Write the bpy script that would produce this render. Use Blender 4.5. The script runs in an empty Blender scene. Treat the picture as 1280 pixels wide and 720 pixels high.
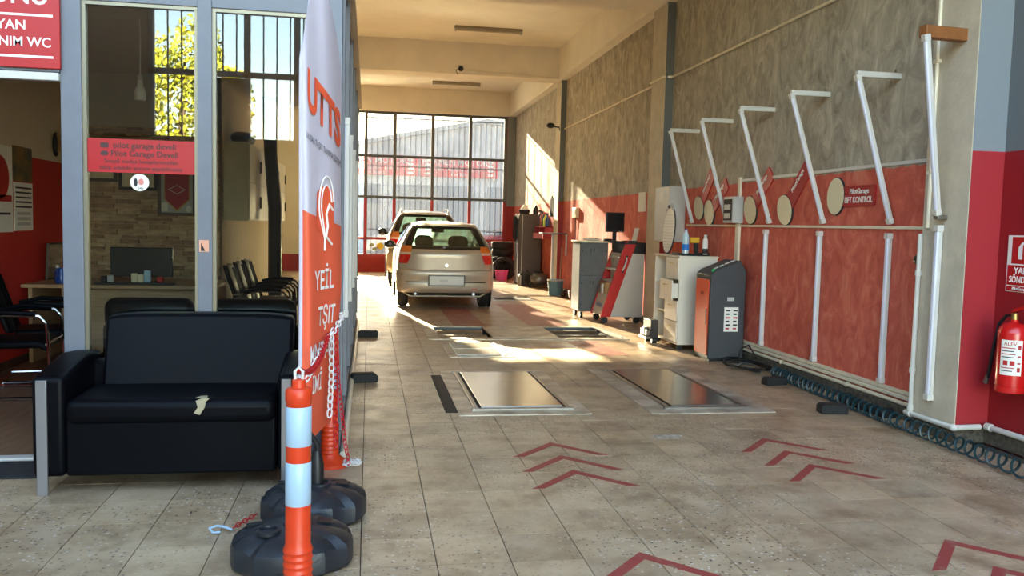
import bpy, math, random
from mathutils import Vector, Matrix
random.seed(7)
PI = math.pi
SC = bpy.context.scene
COL = SC.collection

# ------------------------------------------------------------------ camera
YAW, PITCH, ROLL, FPX, EYE = 0.168289, 0.074439, 0.0241478, 1060.0, 1.45
cam_d = bpy.data.cameras.new('camera'); cam = bpy.data.objects.new('camera', cam_d); COL.objects.link(cam)
fw = Vector((math.sin(YAW)*math.cos(PITCH), math.cos(YAW)*math.cos(PITCH), -math.sin(PITCH)))
r0 = Vector((math.cos(YAW), -math.sin(YAW), 0)); u0 = r0.cross(fw)
rr = r0*math.cos(ROLL) + u0*math.sin(ROLL); uu = -r0*math.sin(ROLL) + u0*math.cos(ROLL)
M = Matrix((rr, uu, -fw)).transposed().to_4x4(); M.translation = (0, 0, EYE)
cam.matrix_world = M
cam_d.sensor_width = 36.0; cam_d.lens = 36.0*FPX/1280.0; cam_d.clip_end = 500; cam_d.clip_start = 0.05
SC.camera = cam

# ------------------------------------------------------------------ world, sun, exposure
SUN_TO = Vector((-0.175, 1.0, 0.286)).normalized()
w = bpy.data.worlds.new('sky'); SC.world = w; w.use_nodes = True
nt = w.node_tree; nt.nodes.clear()
sk = nt.nodes.new('ShaderNodeTexSky'); sk.sky_type = 'NISHITA'; sk.sun_disc = False
sk.sun_elevation = math.asin(SUN_TO.z); sk.sun_rotation = math.atan2(SUN_TO.x, SUN_TO.y)
sk.air_density = 1.0; sk.dust_density = 0.6; sk.ozone_density = 1.6
bg = nt.nodes.new('ShaderNodeBackground'); bg.inputs['Strength'].default_value = 0.40
ow = nt.nodes.new('ShaderNodeOutputWorld')
wb_mix = nt.nodes.new('ShaderNodeMix'); wb_mix.data_type = 'RGBA'; wb_mix.blend_type = 'MULTIPLY'; wb_mix.inputs[0].default_value = 1.0
wb_mix.inputs[7].default_value = (1.0, 0.88, 0.75, 1)
nt.links.new(sk.outputs[0], wb_mix.inputs[6]); nt.links.new(wb_mix.outputs[2], bg.inputs[0]); nt.links.new(bg.outputs[0], ow.inputs[0])
sun_d = bpy.data.lights.new('sun_offscreen', 'SUN'); sun_d.energy = 35.0; sun_d.angle = 0.012; sun_d.color = (1.0, 0.80, 0.52)
sun = bpy.data.objects.new('sun_offscreen', sun_d); COL.objects.link(sun)
sun.rotation_euler = SUN_TO.to_track_quat('Z', 'Y').to_euler(); sun.location = (-8, 40, 14)
SC.view_settings.view_transform = 'Standard'; SC.view_settings.look = 'None'
SC.view_settings.gamma = 1.0; SC.view_settings.use_curve_mapping = False
SC.view_settings.exposure = 2.75
SC.cycles.transparent_max_bounces = 32

# ------------------------------------------------------------------ materials
def lin(c):
    return tuple(((v/255.0)/12.92 if v/255.0 <= 0.04045 else ((v/255.0+0.055)/1.055)**2.4) for v in c)
MATS = {}
def mat(name, rgb, rough=0.6, metal=0.0, var=0.0, vscale=6.0, bump=0.0, bscale=40.0, stretch=(1, 1, 1), rgb2=None, spec=0.5, coat=0.0, detail=6, thr=None):
    """procedural principled material; colour varied by noise between rgb and rgb2 (or a darker rgb)"""
    if name in MATS: return MATS[name]
    m = bpy.data.materials.new(name); m.use_nodes = True; MATS[name] = m
    n, l = m.node_tree.nodes, m.node_tree.links
    b = n['Principled BSDF']; c = lin(rgb)
    b.inputs['Roughness'].default_value = rough; b.inputs['Metallic'].default_value = metal
    b.inputs['Specular IOR Level'].default_value = spec; b.inputs['Coat Weight'].default_value = coat
    b.inputs['Base Color'].default_value = (*c, 1)
    geo = n.new('ShaderNodeNewGeometry'); mp = n.new('ShaderNodeMapping'); mp.inputs['Scale'].default_value = stretch
    l.new(geo.outputs['Position'], mp.inputs['Vector'])
    if var or rgb2:
        tx = n.new('ShaderNodeTexNoise'); tx.inputs['Scale'].default_value = vscale; tx.inputs['Detail'].default_value = detail; tx.inputs['Roughness'].default_value = 0.65
        l.new(mp.outputs[0], tx.inputs['Vector'])
        rp = n.new('ShaderNodeValToRGB')
        lo, hi = thr or (0.32, 0.68)
        rp.color_ramp.elements[0].position = lo; rp.color_ramp.elements[1].position = hi
        c2 = lin(rgb2) if rgb2 else tuple(v*(1-var) for v in c)
        rp.color_ramp.elements[0].color = (*c2, 1); rp.color_ramp.elements[1].color = (*c, 1)
        l.new(tx.outputs['Fac'], rp.inputs['Fac']); l.new(rp.outputs['Color'], b.inputs['Base Color'])
    if bump:
        tb = n.new('ShaderNodeTexNoise'); tb.inputs['Scale'].default_value = bscale; tb.inputs['Detail'].default_value = 5
        l.new(mp.outputs[0], tb.inputs['Vector'])
        bp = n.new('ShaderNodeBump'); bp.inputs['Strength'].default_value = bump; bp.inputs['Distance'].default_value = 0.02
        l.new(tb.outputs['Fac'], bp.inputs['Height']); l.new(bp.outputs[0], b.inputs['Normal'])
    return m

def glass(name, tint=(230, 238, 238), refl=0.08, dust=0.0, dustcol=(225, 222, 215), rough=0.0):
    """thin pane: transparent + mirror reflection + a film of dust that scatters light"""
    m = bpy.data.materials.new(name); m.use_nodes = True; MATS[name] = m
    n, l = m.node_tree.nodes, m.node_tree.links
    n.clear(); out = n.new('ShaderNodeOutputMaterial')
    tr = n.new('ShaderNodeBsdfTransparent'); tr.inputs[0].default_value = (*lin(tint), 1)
    gl = n.new('ShaderNodeBsdfGlossy'); gl.inputs['Roughness'].default_value = rough; gl.inputs[0].default_value = (1, 1, 1, 1)
    lw = n.new('ShaderNodeFresnel'); lw.inputs[0].default_value = 1.5
    ma = n.new('ShaderNodeMath'); ma.operation = 'MULTIPLY'; ma.inputs[1].default_value = refl/0.04; ma.use_clamp = True
    l.new(lw.outputs[0], ma.inputs[0])
    mx = n.new('ShaderNodeMixShader'); l.new(ma.outputs[0], mx.inputs[0]); l.new(tr.outputs[0], mx.inputs[1]); l.new(gl.outputs[0], mx.inputs[2])
    last = mx
    if dust > 0:
        tl = n.new('ShaderNodeBsdfTranslucent'); tl.inputs[0].default_value = (*lin(dustcol), 1)
        df = n.new('ShaderNodeBsdfDiffuse'); df.inputs[0].default_value = (*lin(dustcol), 1)
        md = n.new('ShaderNodeMixShader'); md.inputs[0].default_value = 0.25; l.new(tl.outputs[0], md.inputs[1]); l.new(df.outputs[0], md.inputs[2])
        tx = n.new('ShaderNodeTexNoise'); tx.inputs['Scale'].default_value = 1.3; tx.inputs['Detail'].default_value = 5
        geo = n.new('ShaderNodeNewGeometry'); l.new(geo.outputs['Position'], tx.inputs['Vector'])
        mr = n.new('ShaderNodeMapRange'); mr.inputs['From Min'].default_value = 0.3; mr.inputs['From Max'].default_value = 0.7
        mr.inputs['To Min'].default_value = dust*0.8; mr.inputs['To Max'].default_value = min(1, dust*1.2); l.new(tx.outputs['Fac'], mr.inputs['Value'])
        m2 = n.new('ShaderNodeMixShader'); l.new(mr.outputs[0], m2.inputs[0]); l.new(mx.outputs[0], m2.inputs[1]); l.new(md.outputs[0], m2.inputs[2])
        last = m2
    l.new(last.outputs[0], out.inputs[0])
    return m

def terrazzo(name):
    m = bpy.data.materials.new(name); m.use_nodes = True; MATS[name] = m
    n, l = m.node_tree.nodes, m.node_tree.links; b = n['Principled BSDF']
    geo = n.new('ShaderNodeNewGeometry'); P = geo.outputs['Position']
    def noise(scale, detail=4, rough=.6):
        t = n.new('ShaderNodeTexNoise'); t.inputs['Scale'].default_value = scale; t.inputs['Detail'].default_value = detail; t.inputs['Roughness'].default_value = rough
        l.new(P, t.inputs['Vector']); return t.outputs['Fac']
    def ramp(src, stops):
        r = n.new('ShaderNodeValToRGB'); e = r.color_ramp.elements
        while len(e) < len(stops): e.new(0.5)
        for i, (p, c) in enumerate(stops): e[i].position = p; e[i].color = (*c, 1)
        l.new(src, r.inputs['Fac']); return r.outputs['Color']
    def mix(fac, a, c, mode='MIX'):
        x = n.new('ShaderNodeMix'); x.data_type = 'RGBA'; x.blend_type = mode
        if hasattr(fac, 'links'): l.new(fac, x.inputs[0])
        else: x.inputs[0].default_value = fac
        for s, v in ((x.inputs[6], a), (x.inputs[7], c)):
            if hasattr(v, 'links'): l.new(v, s)
            else: s.default_value = (*v, 1)
        return x.outputs[2]
    base = ramp(noise(3.0, 7, .7), [(.3, lin((140, 116, 90))), (.5, lin((178, 155, 125))), (.72, lin((200, 179, 150)))])
    # each tile its own tone: random per tile cell from world position
    sep = n.new('ShaderNodeVectorMath'); sep.operation = 'SUBTRACT'; sep.inputs[1].default_value = (TX0, TY0, 0); l.new(P, sep.inputs[0])
    dv = n.new('ShaderNodeVectorMath'); dv.operation = 'DIVIDE'; dv.inputs[1].default_value = (TP, TP, 100.0); l.new(sep.outputs[0], dv.inputs[0])
    flo = n.new('ShaderNodeVectorMath'); flo.operation = 'FLOOR'; l.new(dv.outputs[0], flo.inputs[0])
    wn = n.new('ShaderNodeTexWhiteNoise'); wn.noise_dimensions = '2D'; l.new(flo.outputs[0], wn.inputs['Vector'])
    tone = ramp(wn.outputs['Value'], [(0, (.78, .77, .76)), (1, (1.0, .985, .96))])
    base = mix(1.0, base, tone, 'MULTIPLY')
    vo = n.new('ShaderNodeTexVoronoi'); vo.inputs['Scale'].default_value = 52; l.new(P, vo.inputs['Vector'])
    chip = ramp(vo.outputs['Distance'], [(.30, (1, 1, 1)), (.40, (0, 0, 0))])
    wn2 = n.new('ShaderNodeSeparateColor'); l.new(vo.outputs['Color'], wn2.inputs[0])
    dk = ramp(wn2.outputs[0], [(.76, (0, 0, 0)), (.77, (1, 1, 1))]); lt = ramp(wn2.outputs[1], [(.86, (0, 0, 0)), (.87, (1, 1, 1))])
    patch = ramp(noise(.9, 3), [(.42, (.25,)*3), (.58, (1, 1, 1))])
    f1 = mix(1.0, mix(1.0, chip, dk, 'MULTIPLY'), patch, 'MULTIPLY'); f2 = mix(1.0, mix(1.0, chip, lt, 'MULTIPLY'), patch, 'MULTIPLY')
    base = mix(f1, base, lin((62, 52, 46))); base = mix(f2, base, lin((205, 198, 188)))
    st = ramp(noise(1.7, 6, .62), [(.57, (0, 0, 0)), (.68, (.75,)*3)])
    base = mix(st, base, lin((116, 92, 64)))
    st2 = ramp(noise(5.1, 5, .7), [(.66, (0, 0, 0)), (.74, (.6,)*3)])
    base = mix(st2, base, lin((84, 74, 66)))
    l.new(base, b.inputs['Base Color'])
    rg = ramp(noise(4, 5), [(.3, (.30,)*3), (.7, (.52,)*3)]); l.new(rg, b.inputs['Roughness'])
    bp = n.new('ShaderNodeBump'); bp.inputs['Strength'].default_value = .12; bp.inputs['Distance'].default_value = .004
    l.new(noise(90, 3), bp.inputs['Height']); l.new(bp.outputs[0], b.inputs['Normal'])
    return m

def plaster_wall(name, zsplit):
    """trowelled cement plaster, painted red below zsplit"""
    m = bpy.data.materials.new(name); m.use_nodes = True; MATS[name] = m
    n, l = m.node_tree.nodes, m.node_tree.links; b = n['Principled BSDF']
    geo = n.new('ShaderNodeNewGeometry')
    mp = n.new('ShaderNodeMapping'); mp.inputs['Scale'].default_value = (1, 1.25, .75); l.new(geo.outputs['Position'], mp.inputs[0])
    def noise(scale, detail=6, rough=.65, dist=0):
        t = n.new('ShaderNodeTexNoise'); t.inputs['Scale'].default_value = scale; t.inputs['Detail'].default_value = detail
        t.inputs['Roughness'].default_value = rough; t.inputs['Distortion'].default_value = dist; l.new(mp.outputs[0], t.inputs['Vector']); return t.outputs['Fac']
    def ramp(src, stops):
        r = n.new('ShaderNodeValToRGB'); e = r.color_ramp.elements
        while len(e) < len(stops): e.new(0.5)
        for i, (p, c) in enumerate(stops): e[i].position = p; e[i].color = (*c, 1)
        l.new(src, r.inputs['Fac']); return r.outputs['Color']
    nz = noise(4.2, 8, .68, 1.3)
    grey = ramp(nz, [(.28, lin((124, 116, 102))), (.5, lin((168, 159, 142))), (.72, lin((204, 195, 176)))])
    red = ramp(nz, [(.28, lin((178, 72, 56))), (.52, lin((208, 100, 80))), (.75, lin((226, 144, 120)))])
    sx = n.new('ShaderNodeSeparateXYZ'); l.new(geo.outputs['Position'], sx.inputs[0])
    ad = n.new('ShaderNodeMath'); ad.operation = 'MULTIPLY_ADD'; ad.inputs[1].default_value = .06; l.new(noise(9, 3), ad.inputs[0]); l.new(sx.outputs['Z'], ad.inputs[2])
    st = n.new('ShaderNodeMath'); st.operation = 'LESS_THAN'; st.inputs[1].default_value = zsplit + .03; l.new(ad.outputs[0], st.inputs[0])
    mx = n.new('ShaderNodeMix'); mx.data_type = 'RGBA'; l.new(st.outputs[0], mx.inputs[0]); l.new(grey, mx.inputs[6]); l.new(red, mx.inputs[7])
    l.new(mx.outputs[2], b.inputs['Base Color']); b.inputs['Roughness'].default_value = .82
    bp = n.new('ShaderNodeBump'); bp.inputs['Strength'].default_value = .5; bp.inputs['Distance'].default_value = .03
    l.new(nz, bp.inputs['Height']); l.new(bp.outputs[0], b.inputs['Normal'])
    return m

def two_tone(name, low, high, zsplit, rough=.6):
    m = bpy.data.materials.new(name); m.use_nodes = True; MATS[name] = m
    n, l = m.node_tree.nodes, m.node_tree.links; b = n['Principled BSDF']
    geo = n.new('ShaderNodeNewGeometry'); sx = n.new('ShaderNodeSeparateXYZ'); l.new(geo.outputs['Position'], sx.inputs[0])
    st = n.new('ShaderNodeMath'); st.operation = 'LESS_THAN'; st.inputs[1].default_value = zsplit; l.new(sx.outputs['Z'], st.inputs[0])
    mx = n.new('ShaderNodeMix'); mx.data_type = 'RGBA'; l.new(st.outputs[0], mx.inputs[0]); mx.inputs[6].default_value = (*lin(high), 1); mx.inputs[7].default_value = (*lin(low), 1)
    l.new(mx.outputs[2], b.inputs['Base Color']); b.inputs['Roughness'].default_value = rough
    t = n.new('ShaderNodeTexNoise'); t.inputs['Scale'].default_value = 60; l.new(geo.outputs['Position'], t.inputs['Vector'])
    bp = n.new('ShaderNodeBump'); bp.inputs['Strength'].default_value = .15; bp.inputs['Distance'].default_value = .01; l.new(t.outputs['Fac'], bp.inputs['Height']); l.new(bp.outputs[0], b.inputs['Normal'])
    return m

def checker_plate(name):
    m = bpy.data.materials.new(name); m.use_nodes = True; MATS[name] = m
    n, l = m.node_tree.nodes, m.node_tree.links; b = n['Principled BSDF']
    b.inputs['Metallic'].default_value = .45; b.inputs['Roughness'].default_value = .45
    geo = n.new('ShaderNodeNewGeometry'); mp = n.new('ShaderNodeMapping'); mp.inputs['Rotation'].default_value = (0, 0, .785); mp.inputs['Scale'].default_value = (15, 15, 15)
    l.new(geo.outputs['Position'], mp.inputs[0])
    t = n.new('ShaderNodeTexBrick'); t.inputs['Scale'].default_value = 1.0; t.inputs['Mortar Size'].default_value = .16; t.inputs['Brick Width'].default_value = 1.0; t.inputs['Row Height'].default_value = .4
    l.new(mp.outputs[0], t.inputs['Vector'])
    bp = n.new('ShaderNodeBump'); bp.inputs['Strength'].default_value = 1.0; bp.inputs['Distance'].default_value = .012; bp.invert = True
    l.new(t.outputs['Fac'], bp.inputs['Height']); l.new(bp.outputs[0], b.inputs['Normal'])
    z = n.new('ShaderNodeTexNoise'); z.inputs['Scale'].default_value = 4; z.inputs['Detail'].default_value = 6; l.new(geo.outputs['Position'], z.inputs['Vector'])
    r = n.new('ShaderNodeValToRGB'); r.color_ramp.elements[0].position = .35; r.color_ramp.elements[1].position = .65
    r.color_ramp.elements[0].color = (*lin((146, 136, 120)), 1); r.color_ramp.elements[1].color = (*lin((210, 202, 186)), 1)
    l.new(z.outputs['Fac'], r.inputs['Fac'])
    l.new(r.outputs[0], b.inputs['Base Color'])
    return m

TP, TX0, TY0 = 0.3215, -0.02, 3.508
# ------------------------------------------------------------------ mesh helpers
class MB:
    def __init__(s): s.v = []; s.f = []
    def add(s, vs, fs):
        o = len(s.v); s.v += [tuple(v) for v in vs]; s.f += [tuple(i+o for i in f) for f in fs]; return s
    def box(s, x0, x1, y0, y1, z0, z1):
        vs = [(x0,y0,z0),(x1,y0,z0),(x1,y1,z0),(x0,y1,z0),(x0,y0,z1),(x1,y0,z1),(x1,y1,z1),(x0,y1,z1)]
        return s.add(vs, [(0,3,2,1),(4,5,6,7),(0,1,5,4),(1,2,6,5),(2,3,7,6),(3,0,4,7)])
    def bar(s, a, b, wx, wy, up=(0,0,1)):
        """rectangular bar from a to b"""
        a, b = Vector(a), Vector(b); d = (b-a).normalized(); up = Vector(up)
        if abs(d.dot(up)) > .95: up = Vector((1,0,0)) if abs(d.x) < .9 else Vector((0,1,0))
        p = d.cross(up).normalized()*(wx/2); q = d.cross(p).normalized()*(wy/2)
        vs = [a-p-q, a+p-q, a+p+q, a-p+q, b-p-q, b+p-q, b+p+q, b-p+q]
        return s.add(vs, [(0,3,2,1),(4,5,6,7),(0,1,5,4),(1,2,6,5),(2,3,7,6),(3,0,4,7)])
    def lathe(s, prof, n=24, c=(0,0,0), axis='z', cap=True):
        vs = []; fs = []
        for r, z in prof:
            for k in range(n):
                a = 2*PI*k/n; x, y = r*math.cos(a), r*math.sin(a)
                p = (x,y,z) if axis == 'z' else ((z,x,y) if axis == 'x' else (x,z,y))
                vs.append((p[0]+c[0], p[1]+c[1], p[2]+c[2]))
        m = len(prof)
        for j in range(m-1):
            for k in range(n):
                k2 = (k+1) % n; fs.append((j*n+k, j*n+k2, (j+1)*n+k2, (j+1)*n+k))
        if cap: fs.append(tuple(reversed(range(n)))); fs.append(tuple(range((m-1)*n, m*n)))
        return s.add(vs, fs)
    def tube(s, pts, r, n=8, closed=False, cap=True):
        pts = [Vector(p) for p in pts]; m = len(pts); vs = []; fs = []
        t0 = (pts[1]-pts[0]).normalized(); up = Vector((0,0,1)) if abs(t0.z) < .9 else Vector((1,0,0))
        nrm = (up - t0*up.dot(t0)).normalized()
        for i in range(m):
            if closed: t = (pts[(i+1) % m]-pts[i-1]).normalized()
            else: t = (pts[min(i+1,m-1)]-pts[max(i-1,0)]).normalized()
            nrm = (nrm - t*nrm.dot(t)); nrm = nrm.normalized() if nrm.length > 1e-6 else t.orthogonal().normalized()
            bn = t.cross(nrm); rad = r[i] if isinstance(r, (list, tuple)) else r
            for k in range(n):
                a = 2*PI*k/n; vs.append(pts[i] + nrm*math.cos(a)*rad + bn*math.sin(a)*rad)
        for i in range(m if closed else m-1):
            j = (i+1) % m
            for k in range(n):
                k2 = (k+1) % n; fs.append((i*n+k, i*n+k2, j*n+k2, j*n+k))
        if cap and not closed: fs.append(tuple(reversed(range(n)))); fs.append(tuple(range((m-1)*n, m*n)))
        return s.add(vs, fs)
    def cyl(s, a, b, r, r2=None, n=16): return s.tube([a, b], [r, r if r2 is None else r2], n)
    def ell(s, c, rx, ry, rz, n=16, m=10, e=1.0):
        vs = []; fs = []
        def pw(t): return math.copysign(abs(t)**e, t)
        for j in range(m+1):
            ph = -PI/2 + PI*j/m
            for k in range(n):
                a = 2*PI*k/n
                vs.append((c[0]+rx*pw(math.cos(ph))*pw(math.cos(a)), c[1]+ry*pw(math.cos(ph))*pw(math.sin(a)), c[2]+rz*pw(math.sin(ph))))
        for j in range(m):
            for k in range(n):
                k2 = (k+1) % n; fs.append((j*n+k, j*n+k2, (j+1)*n+k2, (j+1)*n+k))
        return s.add(vs, fs)
    def prism(s, poly, d0, d1, axis='y'):
        """extrude a 2D polygon; axis y: poly=(x,z), axis x: poly=(y,z), axis z: poly=(x,y)"""
        n = len(poly)
        def P(p, d): return {'y': (p[0], d, p[1]), 'x': (d, p[0], p[1]), 'z': (p[0], p[1], d)}[axis]
        vs = [P(p, d0) for p in poly] + [P(p, d1) for p in poly]
        return s.add(vs, [tuple(range(n)), tuple(reversed(range(n, 2*n)))] + [(i, n+i, n+(i+1) % n, (i+1) % n) for i in range(n)])
    def grid(s, fn, us, vs_, thick=None):
        """surface fn(u,v) sampled on us x vs_; optional thickness vector offset"""
        nu, nv = len(us), len(vs_)
        A = [fn(u, v) for v in vs_ for u in us]
        F = [(j*nu+i, j*nu+i+1, (j+1)*nu+i+1, (j+1)*nu+i) for j in range(nv-1) for i in range(nu-1)]
        if thick is None: return s.add(A, F)
        B = [(p[0]+thick[0], p[1]+thick[1], p[2]+thick[2]) for p in A]; N = nu*nv
        F2 = [tuple(reversed([i+N for i in f])) for f in F]
        rim = [i for i in range(nu)] + [j*nu+nu-1 for j in range(1, nv)] + [(nv-1)*nu+i for i in range(nu-2, -1, -1)] + [j*nu for j in range(nv-2, 0, -1)]
        E = [(rim[(k+1) % len(rim)], rim[k], rim[k]+N, rim[(k+1) % len(rim)]+N) for k in range(len(rim))]
        return s.add(A+B, F+F2+E)
    def mesh(s, name, m=None, smooth=35):
        me = bpy.data.meshes.new(name); me.from_pydata(s.v, [], s.f); me.validate(); 
        import bmesh
        bm = bmesh.new(); bm.from_mesh(me); bmesh.ops.recalc_face_normals(bm, faces=bm.faces); bm.to_mesh(me); bm.free()
        if smooth:
            for p in me.polygons: p.use_smooth = True
            me.set_sharp_from_angle(angle=math.radians(smooth))
        if m: me.materials.append(m)
        return me
    def build(s, name, m, parent=None, bevel=0, seg=2, smooth=35, sub=0, loc=None):
        o = bpy.data.objects.new(name, s.mesh(name, m, smooth)); COL.objects.link(o)
        if parent: o.parent = parent
        if loc: o.location = loc
        if bevel:
            b = o.modifiers.new('bevel', 'BEVEL'); b.width = bevel; b.segments = seg; b.limit_method = 'ANGLE'; b.angle_limit = .6
        if sub:
            q = o.modifiers.new('sub', 'SUBSURF'); q.levels = sub; q.render_levels = sub
        return o

def tag(o, label, cat=None, group=None, kind=None):
    if label: o['label'] = label
    if cat: o['category'] = cat
    if group: o['group'] = group
    if kind: o['kind'] = kind
    return o
def struct(o): o['kind'] = 'structure'; return o
def thing(name, label, cat, loc=(0,0,0), rz=0, group=None, rot=None, scale=None):
    o = bpy.data.objects.new(name, None); COL.objects.link(o); o.empty_display_size = .1
    o.location = loc; o.rotation_euler = rot or (0, 0, rz)
    if scale: o.scale = scale
    return tag(o, label, cat, group)
def copy_tree(o, parent=None):
    c = o.copy(); COL.objects.link(c)
    if parent: c.parent = parent
    for ch in o.children: copy_tree(ch, c)
    return c
def inst(name, me, parent=None, loc=(0,0,0), rot=(0,0,0), scale=(1,1,1)):
    o = bpy.data.objects.new(name, me); COL.objects.link(o); o.location = loc; o.rotation_euler = rot; o.scale = scale
    if parent: o.parent = parent
    return o
def text_mesh(txt, size, align='CENTER', bold=0.0, ext=.0015, xs=1.0):
    c = bpy.data.curves.new('txt', 'FONT'); c.body = txt; c.size = size; c.align_x = align; c.align_y = 'CENTER'
    c.offset = bold*size; c.extrude = ext; c.resolution_u = 3
    o = bpy.data.objects.new('txt', c); COL.objects.link(o)
    dg = bpy.context.evaluated_depsgraph_get(); dg.update()
    me = bpy.data.meshes.new_from_object(o.evaluated_get(dg)); bpy.data.objects.remove(o)
    for v in me.vertices: v.co.x *= xs
    return me
def text(txt, size, m, parent, loc, facing='-y', align='CENTER', bold=0.0, xs=1.0, roll=0.0, name='lettering', tilt=None):
    """raised lettering; facing: direction the text looks to in the parent's frame"""
    me = text_mesh(txt, size, align, bold, xs=xs); me.materials.clear(); me.materials.append(m)
    o = bpy.data.objects.new(name, me); COL.objects.link(o); o.parent = parent
    base = {'-y': Matrix.Rotation(PI/2, 4, 'X'), 'z': Matrix.Identity(4),
            '-x': Matrix.Rotation(-PI/2, 4, 'Z') @ Matrix.Rotation(PI/2, 4, 'X')}[facing]
    o.matrix_local = Matrix.Translation(loc) @ (tilt if tilt else Matrix.Identity(4)) @ base @ Matrix.Rotation(roll, 4, 'Z')
    return o
def ellipse(cx, cz, rx, rz, n=24): return [(cx+rx*math.cos(2*PI*k/n), cz+rz*math.sin(2*PI*k/n)) for k in range(n)]
def rrect(x0, x1, z0, z1, r, n=5):
    out = []
    for cx, cz, a0 in ((x1-r, z1-r, 0), (x0+r, z1-r, PI/2), (x0+r, z0+r, PI), (x1-r, z0+r, 1.5*PI)):
        for k in range(n+1): a = a0+PI/2*k/n; out.append((cx+r*math.cos(a), cz+r*math.sin(a)))
    return out
def interp(tab, x):
    if x <= tab[0][0]: return tab[0][1]
    for (a, b), (c, d) in zip(tab, tab[1:]):
        if x <= c: return b+(d-b)*(x-a)/(c-a)
    return tab[-1][1]
def lsp(a, b, n): return [a+(b-a)*i/(n-1) for i in range(n)]
# ------------------------------------------------------------------ shared materials
WX, PF, NW = 4.17, 4.05, 4.30
ZC, ZB = 5.24, 4.58
PILY = [(5.24, 5.72), (11.50, 12.08), (18.11, 18.55)]
YB = 24.6
m_tile = terrazzo('terrazzo_tile')
m_slab = mat('grout', (70, 60, 52), .9, var=.3)
m_wall = plaster_wall('cement_plaster', 1.985)
m_near = two_tone('near_wall_paint', (142, 20, 26), (104, 108, 110), 2.03)
m_pilface = mat('pillar_cream', (206, 194, 172), .75, var=.22, vscale=5, bump=.15, bscale=30)
m_ceil = mat('ceiling_plaster', (238, 228, 208), .8, var=.10, vscale=2, bump=.1, bscale=12)
m_plinth = mat('rough_plinth', (104, 94, 78), .9, rgb2=(44, 40, 34), vscale=26, bump=.6, bscale=40)
m_grey = mat('grey_painted_steel', (112, 115, 124), .45, var=.12, vscale=7, bump=.03, bscale=30)
m_greyd = mat('dark_grey_steel', (84, 88, 92), .5, var=.2)
m_wpaint = mat('white_pvc', (206, 202, 194), .4, var=.06)
m_cpaint = mat('cream_pvc', (230, 218, 192), .45, var=.15)
m_redpaint = mat('red_gloss_paint', (176, 26, 28), .4, var=.15)
m_black = mat('black_plastic', (22, 22, 24), .45)
m_rubber = mat('black_rubber', (30, 29, 28), .75, var=.3, vscale=12)
m_leather = mat('black_leather', (8, 9, 14), .42, var=.35, vscale=3, bump=.06, bscale=7, spec=.09)
m_chrome = mat('chrome', (205, 203, 200), .12, 1.0)
m_steel = mat('brushed_steel', (150, 146, 138), .36, .9, var=.25, vscale=9, bump=.05, bscale=40)
m_steelp = mat('steel_sheet', (172, 164, 150), .22, .92, var=.3, vscale=2.5, bump=.05, bscale=6)
m_checker = checker_plate('checker_plate')
m_wood = mat('desk_wood', (176, 142, 104), .5, var=.25, vscale=5, stretch=(1, 1, 14))
m_woodfl = mat('laminate_floor', (146, 112, 86), .4, rgb2=(108, 82, 62), vscale=3, stretch=(8, .8, 1))
m_whitelam = mat('white_laminate', (222, 214, 198), .4, var=.05)
m_paper = mat('paper', (232, 228, 218), .7)
m_inkd = mat('dark_ink', (40, 38, 40), .7)
m_textw = mat('white_print', (238, 234, 228), .6)
m_orange = mat('traffic_orange', (206, 58, 20), .4, var=.12, vscale=12)
m_refl = mat('reflective_white', (160, 186, 206), .35)
m_flagw = mat('flag_white', (196, 188, 198), .7, var=.05)
m_flago = mat('flag_orange', (226, 92, 58), .7, var=.05)
m_signred = mat('sign_red', (178, 26, 26), .45)
m_teal = mat('teal_hose', (12, 48, 54), .35)
m_floorred = mat('worn_red_floor_paint', (146, 60, 54), .6, rgb2=(150, 112, 96), vscale=9, thr=(.28, .45))
m_concrete = mat('street_concrete', (150, 142, 130), .85, var=.3, vscale=1.5)

# ------------------------------------------------------------------ floor: slab with a pit, tiles on top
PX0, PX1, PY0, PY1 = 0.86, 3.22, 10.62, 11.78           # brake tester pit
fl = MB()
for x0, x1, y0, y1 in ((-6.2, PX0, -3.2, 25.0), (PX1, 4.5, -3.2, 25.0), (PX0, PX1, -3.2, PY0), (PX0, PX1, PY1, 25.0)):
    fl.box(x0, x1, y0, y1, -.25, -.012)
floor = struct(fl.build('floor', m_slab, smooth=0))
g = .0045
tm = MB().box(g/2, TP-g/2, g/2, TP-g/2, -.012, 0).mesh('tile', m_tile, 0)
cells = []; rest = MB()
def visible(x, y):
    d = Vector((x, y, 0)) - Vector((0, 0, EYE)); zc = d.dot(fw)
    if zc < .5: return False
    u, v = 640+FPX*d.dot(rr)/zc, 360-FPX*d.dot(uu)/zc
    return -60 < u < 1340 and v < 790
for i in range(-20, 14):
    for j in range(-16, 67):
        x0, y0 = TX0+i*TP, TY0+j*TP
        if x0 > WX-.05 or y0 > YB-.1 or x0 < -6.2: continue
        if x0 < -.36 and 5.15 < y0 < 12.4 and x0 > -3.4: continue       # office has its own floor
        x1, y1 = min(x0+TP, WX if y0 > 5.2 else NW), y0+TP
        if x0 < PX1 and x1 > PX0 and y0 < PY1 and y1 > PY0:           # trim round the pit
            for a, b, c, d in ((x0, min(x1, PX0), y0, y1), (max(x0, PX1), x1, y0, y1), (max(x0, PX0), min(x1, PX1), y0, min(y1, PY0)), (max(x0, PX0), min(x1, PX1), max(y0, PY1), y1)):
                if b-a > .02 and d-c > .02: rest.box(a+g/2, b-g/2, c+g/2, d-g/2, -.012, 0)
            continue
        if x1-x0 < TP-.01: rest.box(x0+g/2, x1-g/2, y0+g/2, y1-g/2, -.012, 0); continue
        cells.append((0 if visible(x0+.16, y0+.16) else 1, (x0+.16)**2+(y0+.16)**2, x0, y0))
cells.sort()
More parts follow.
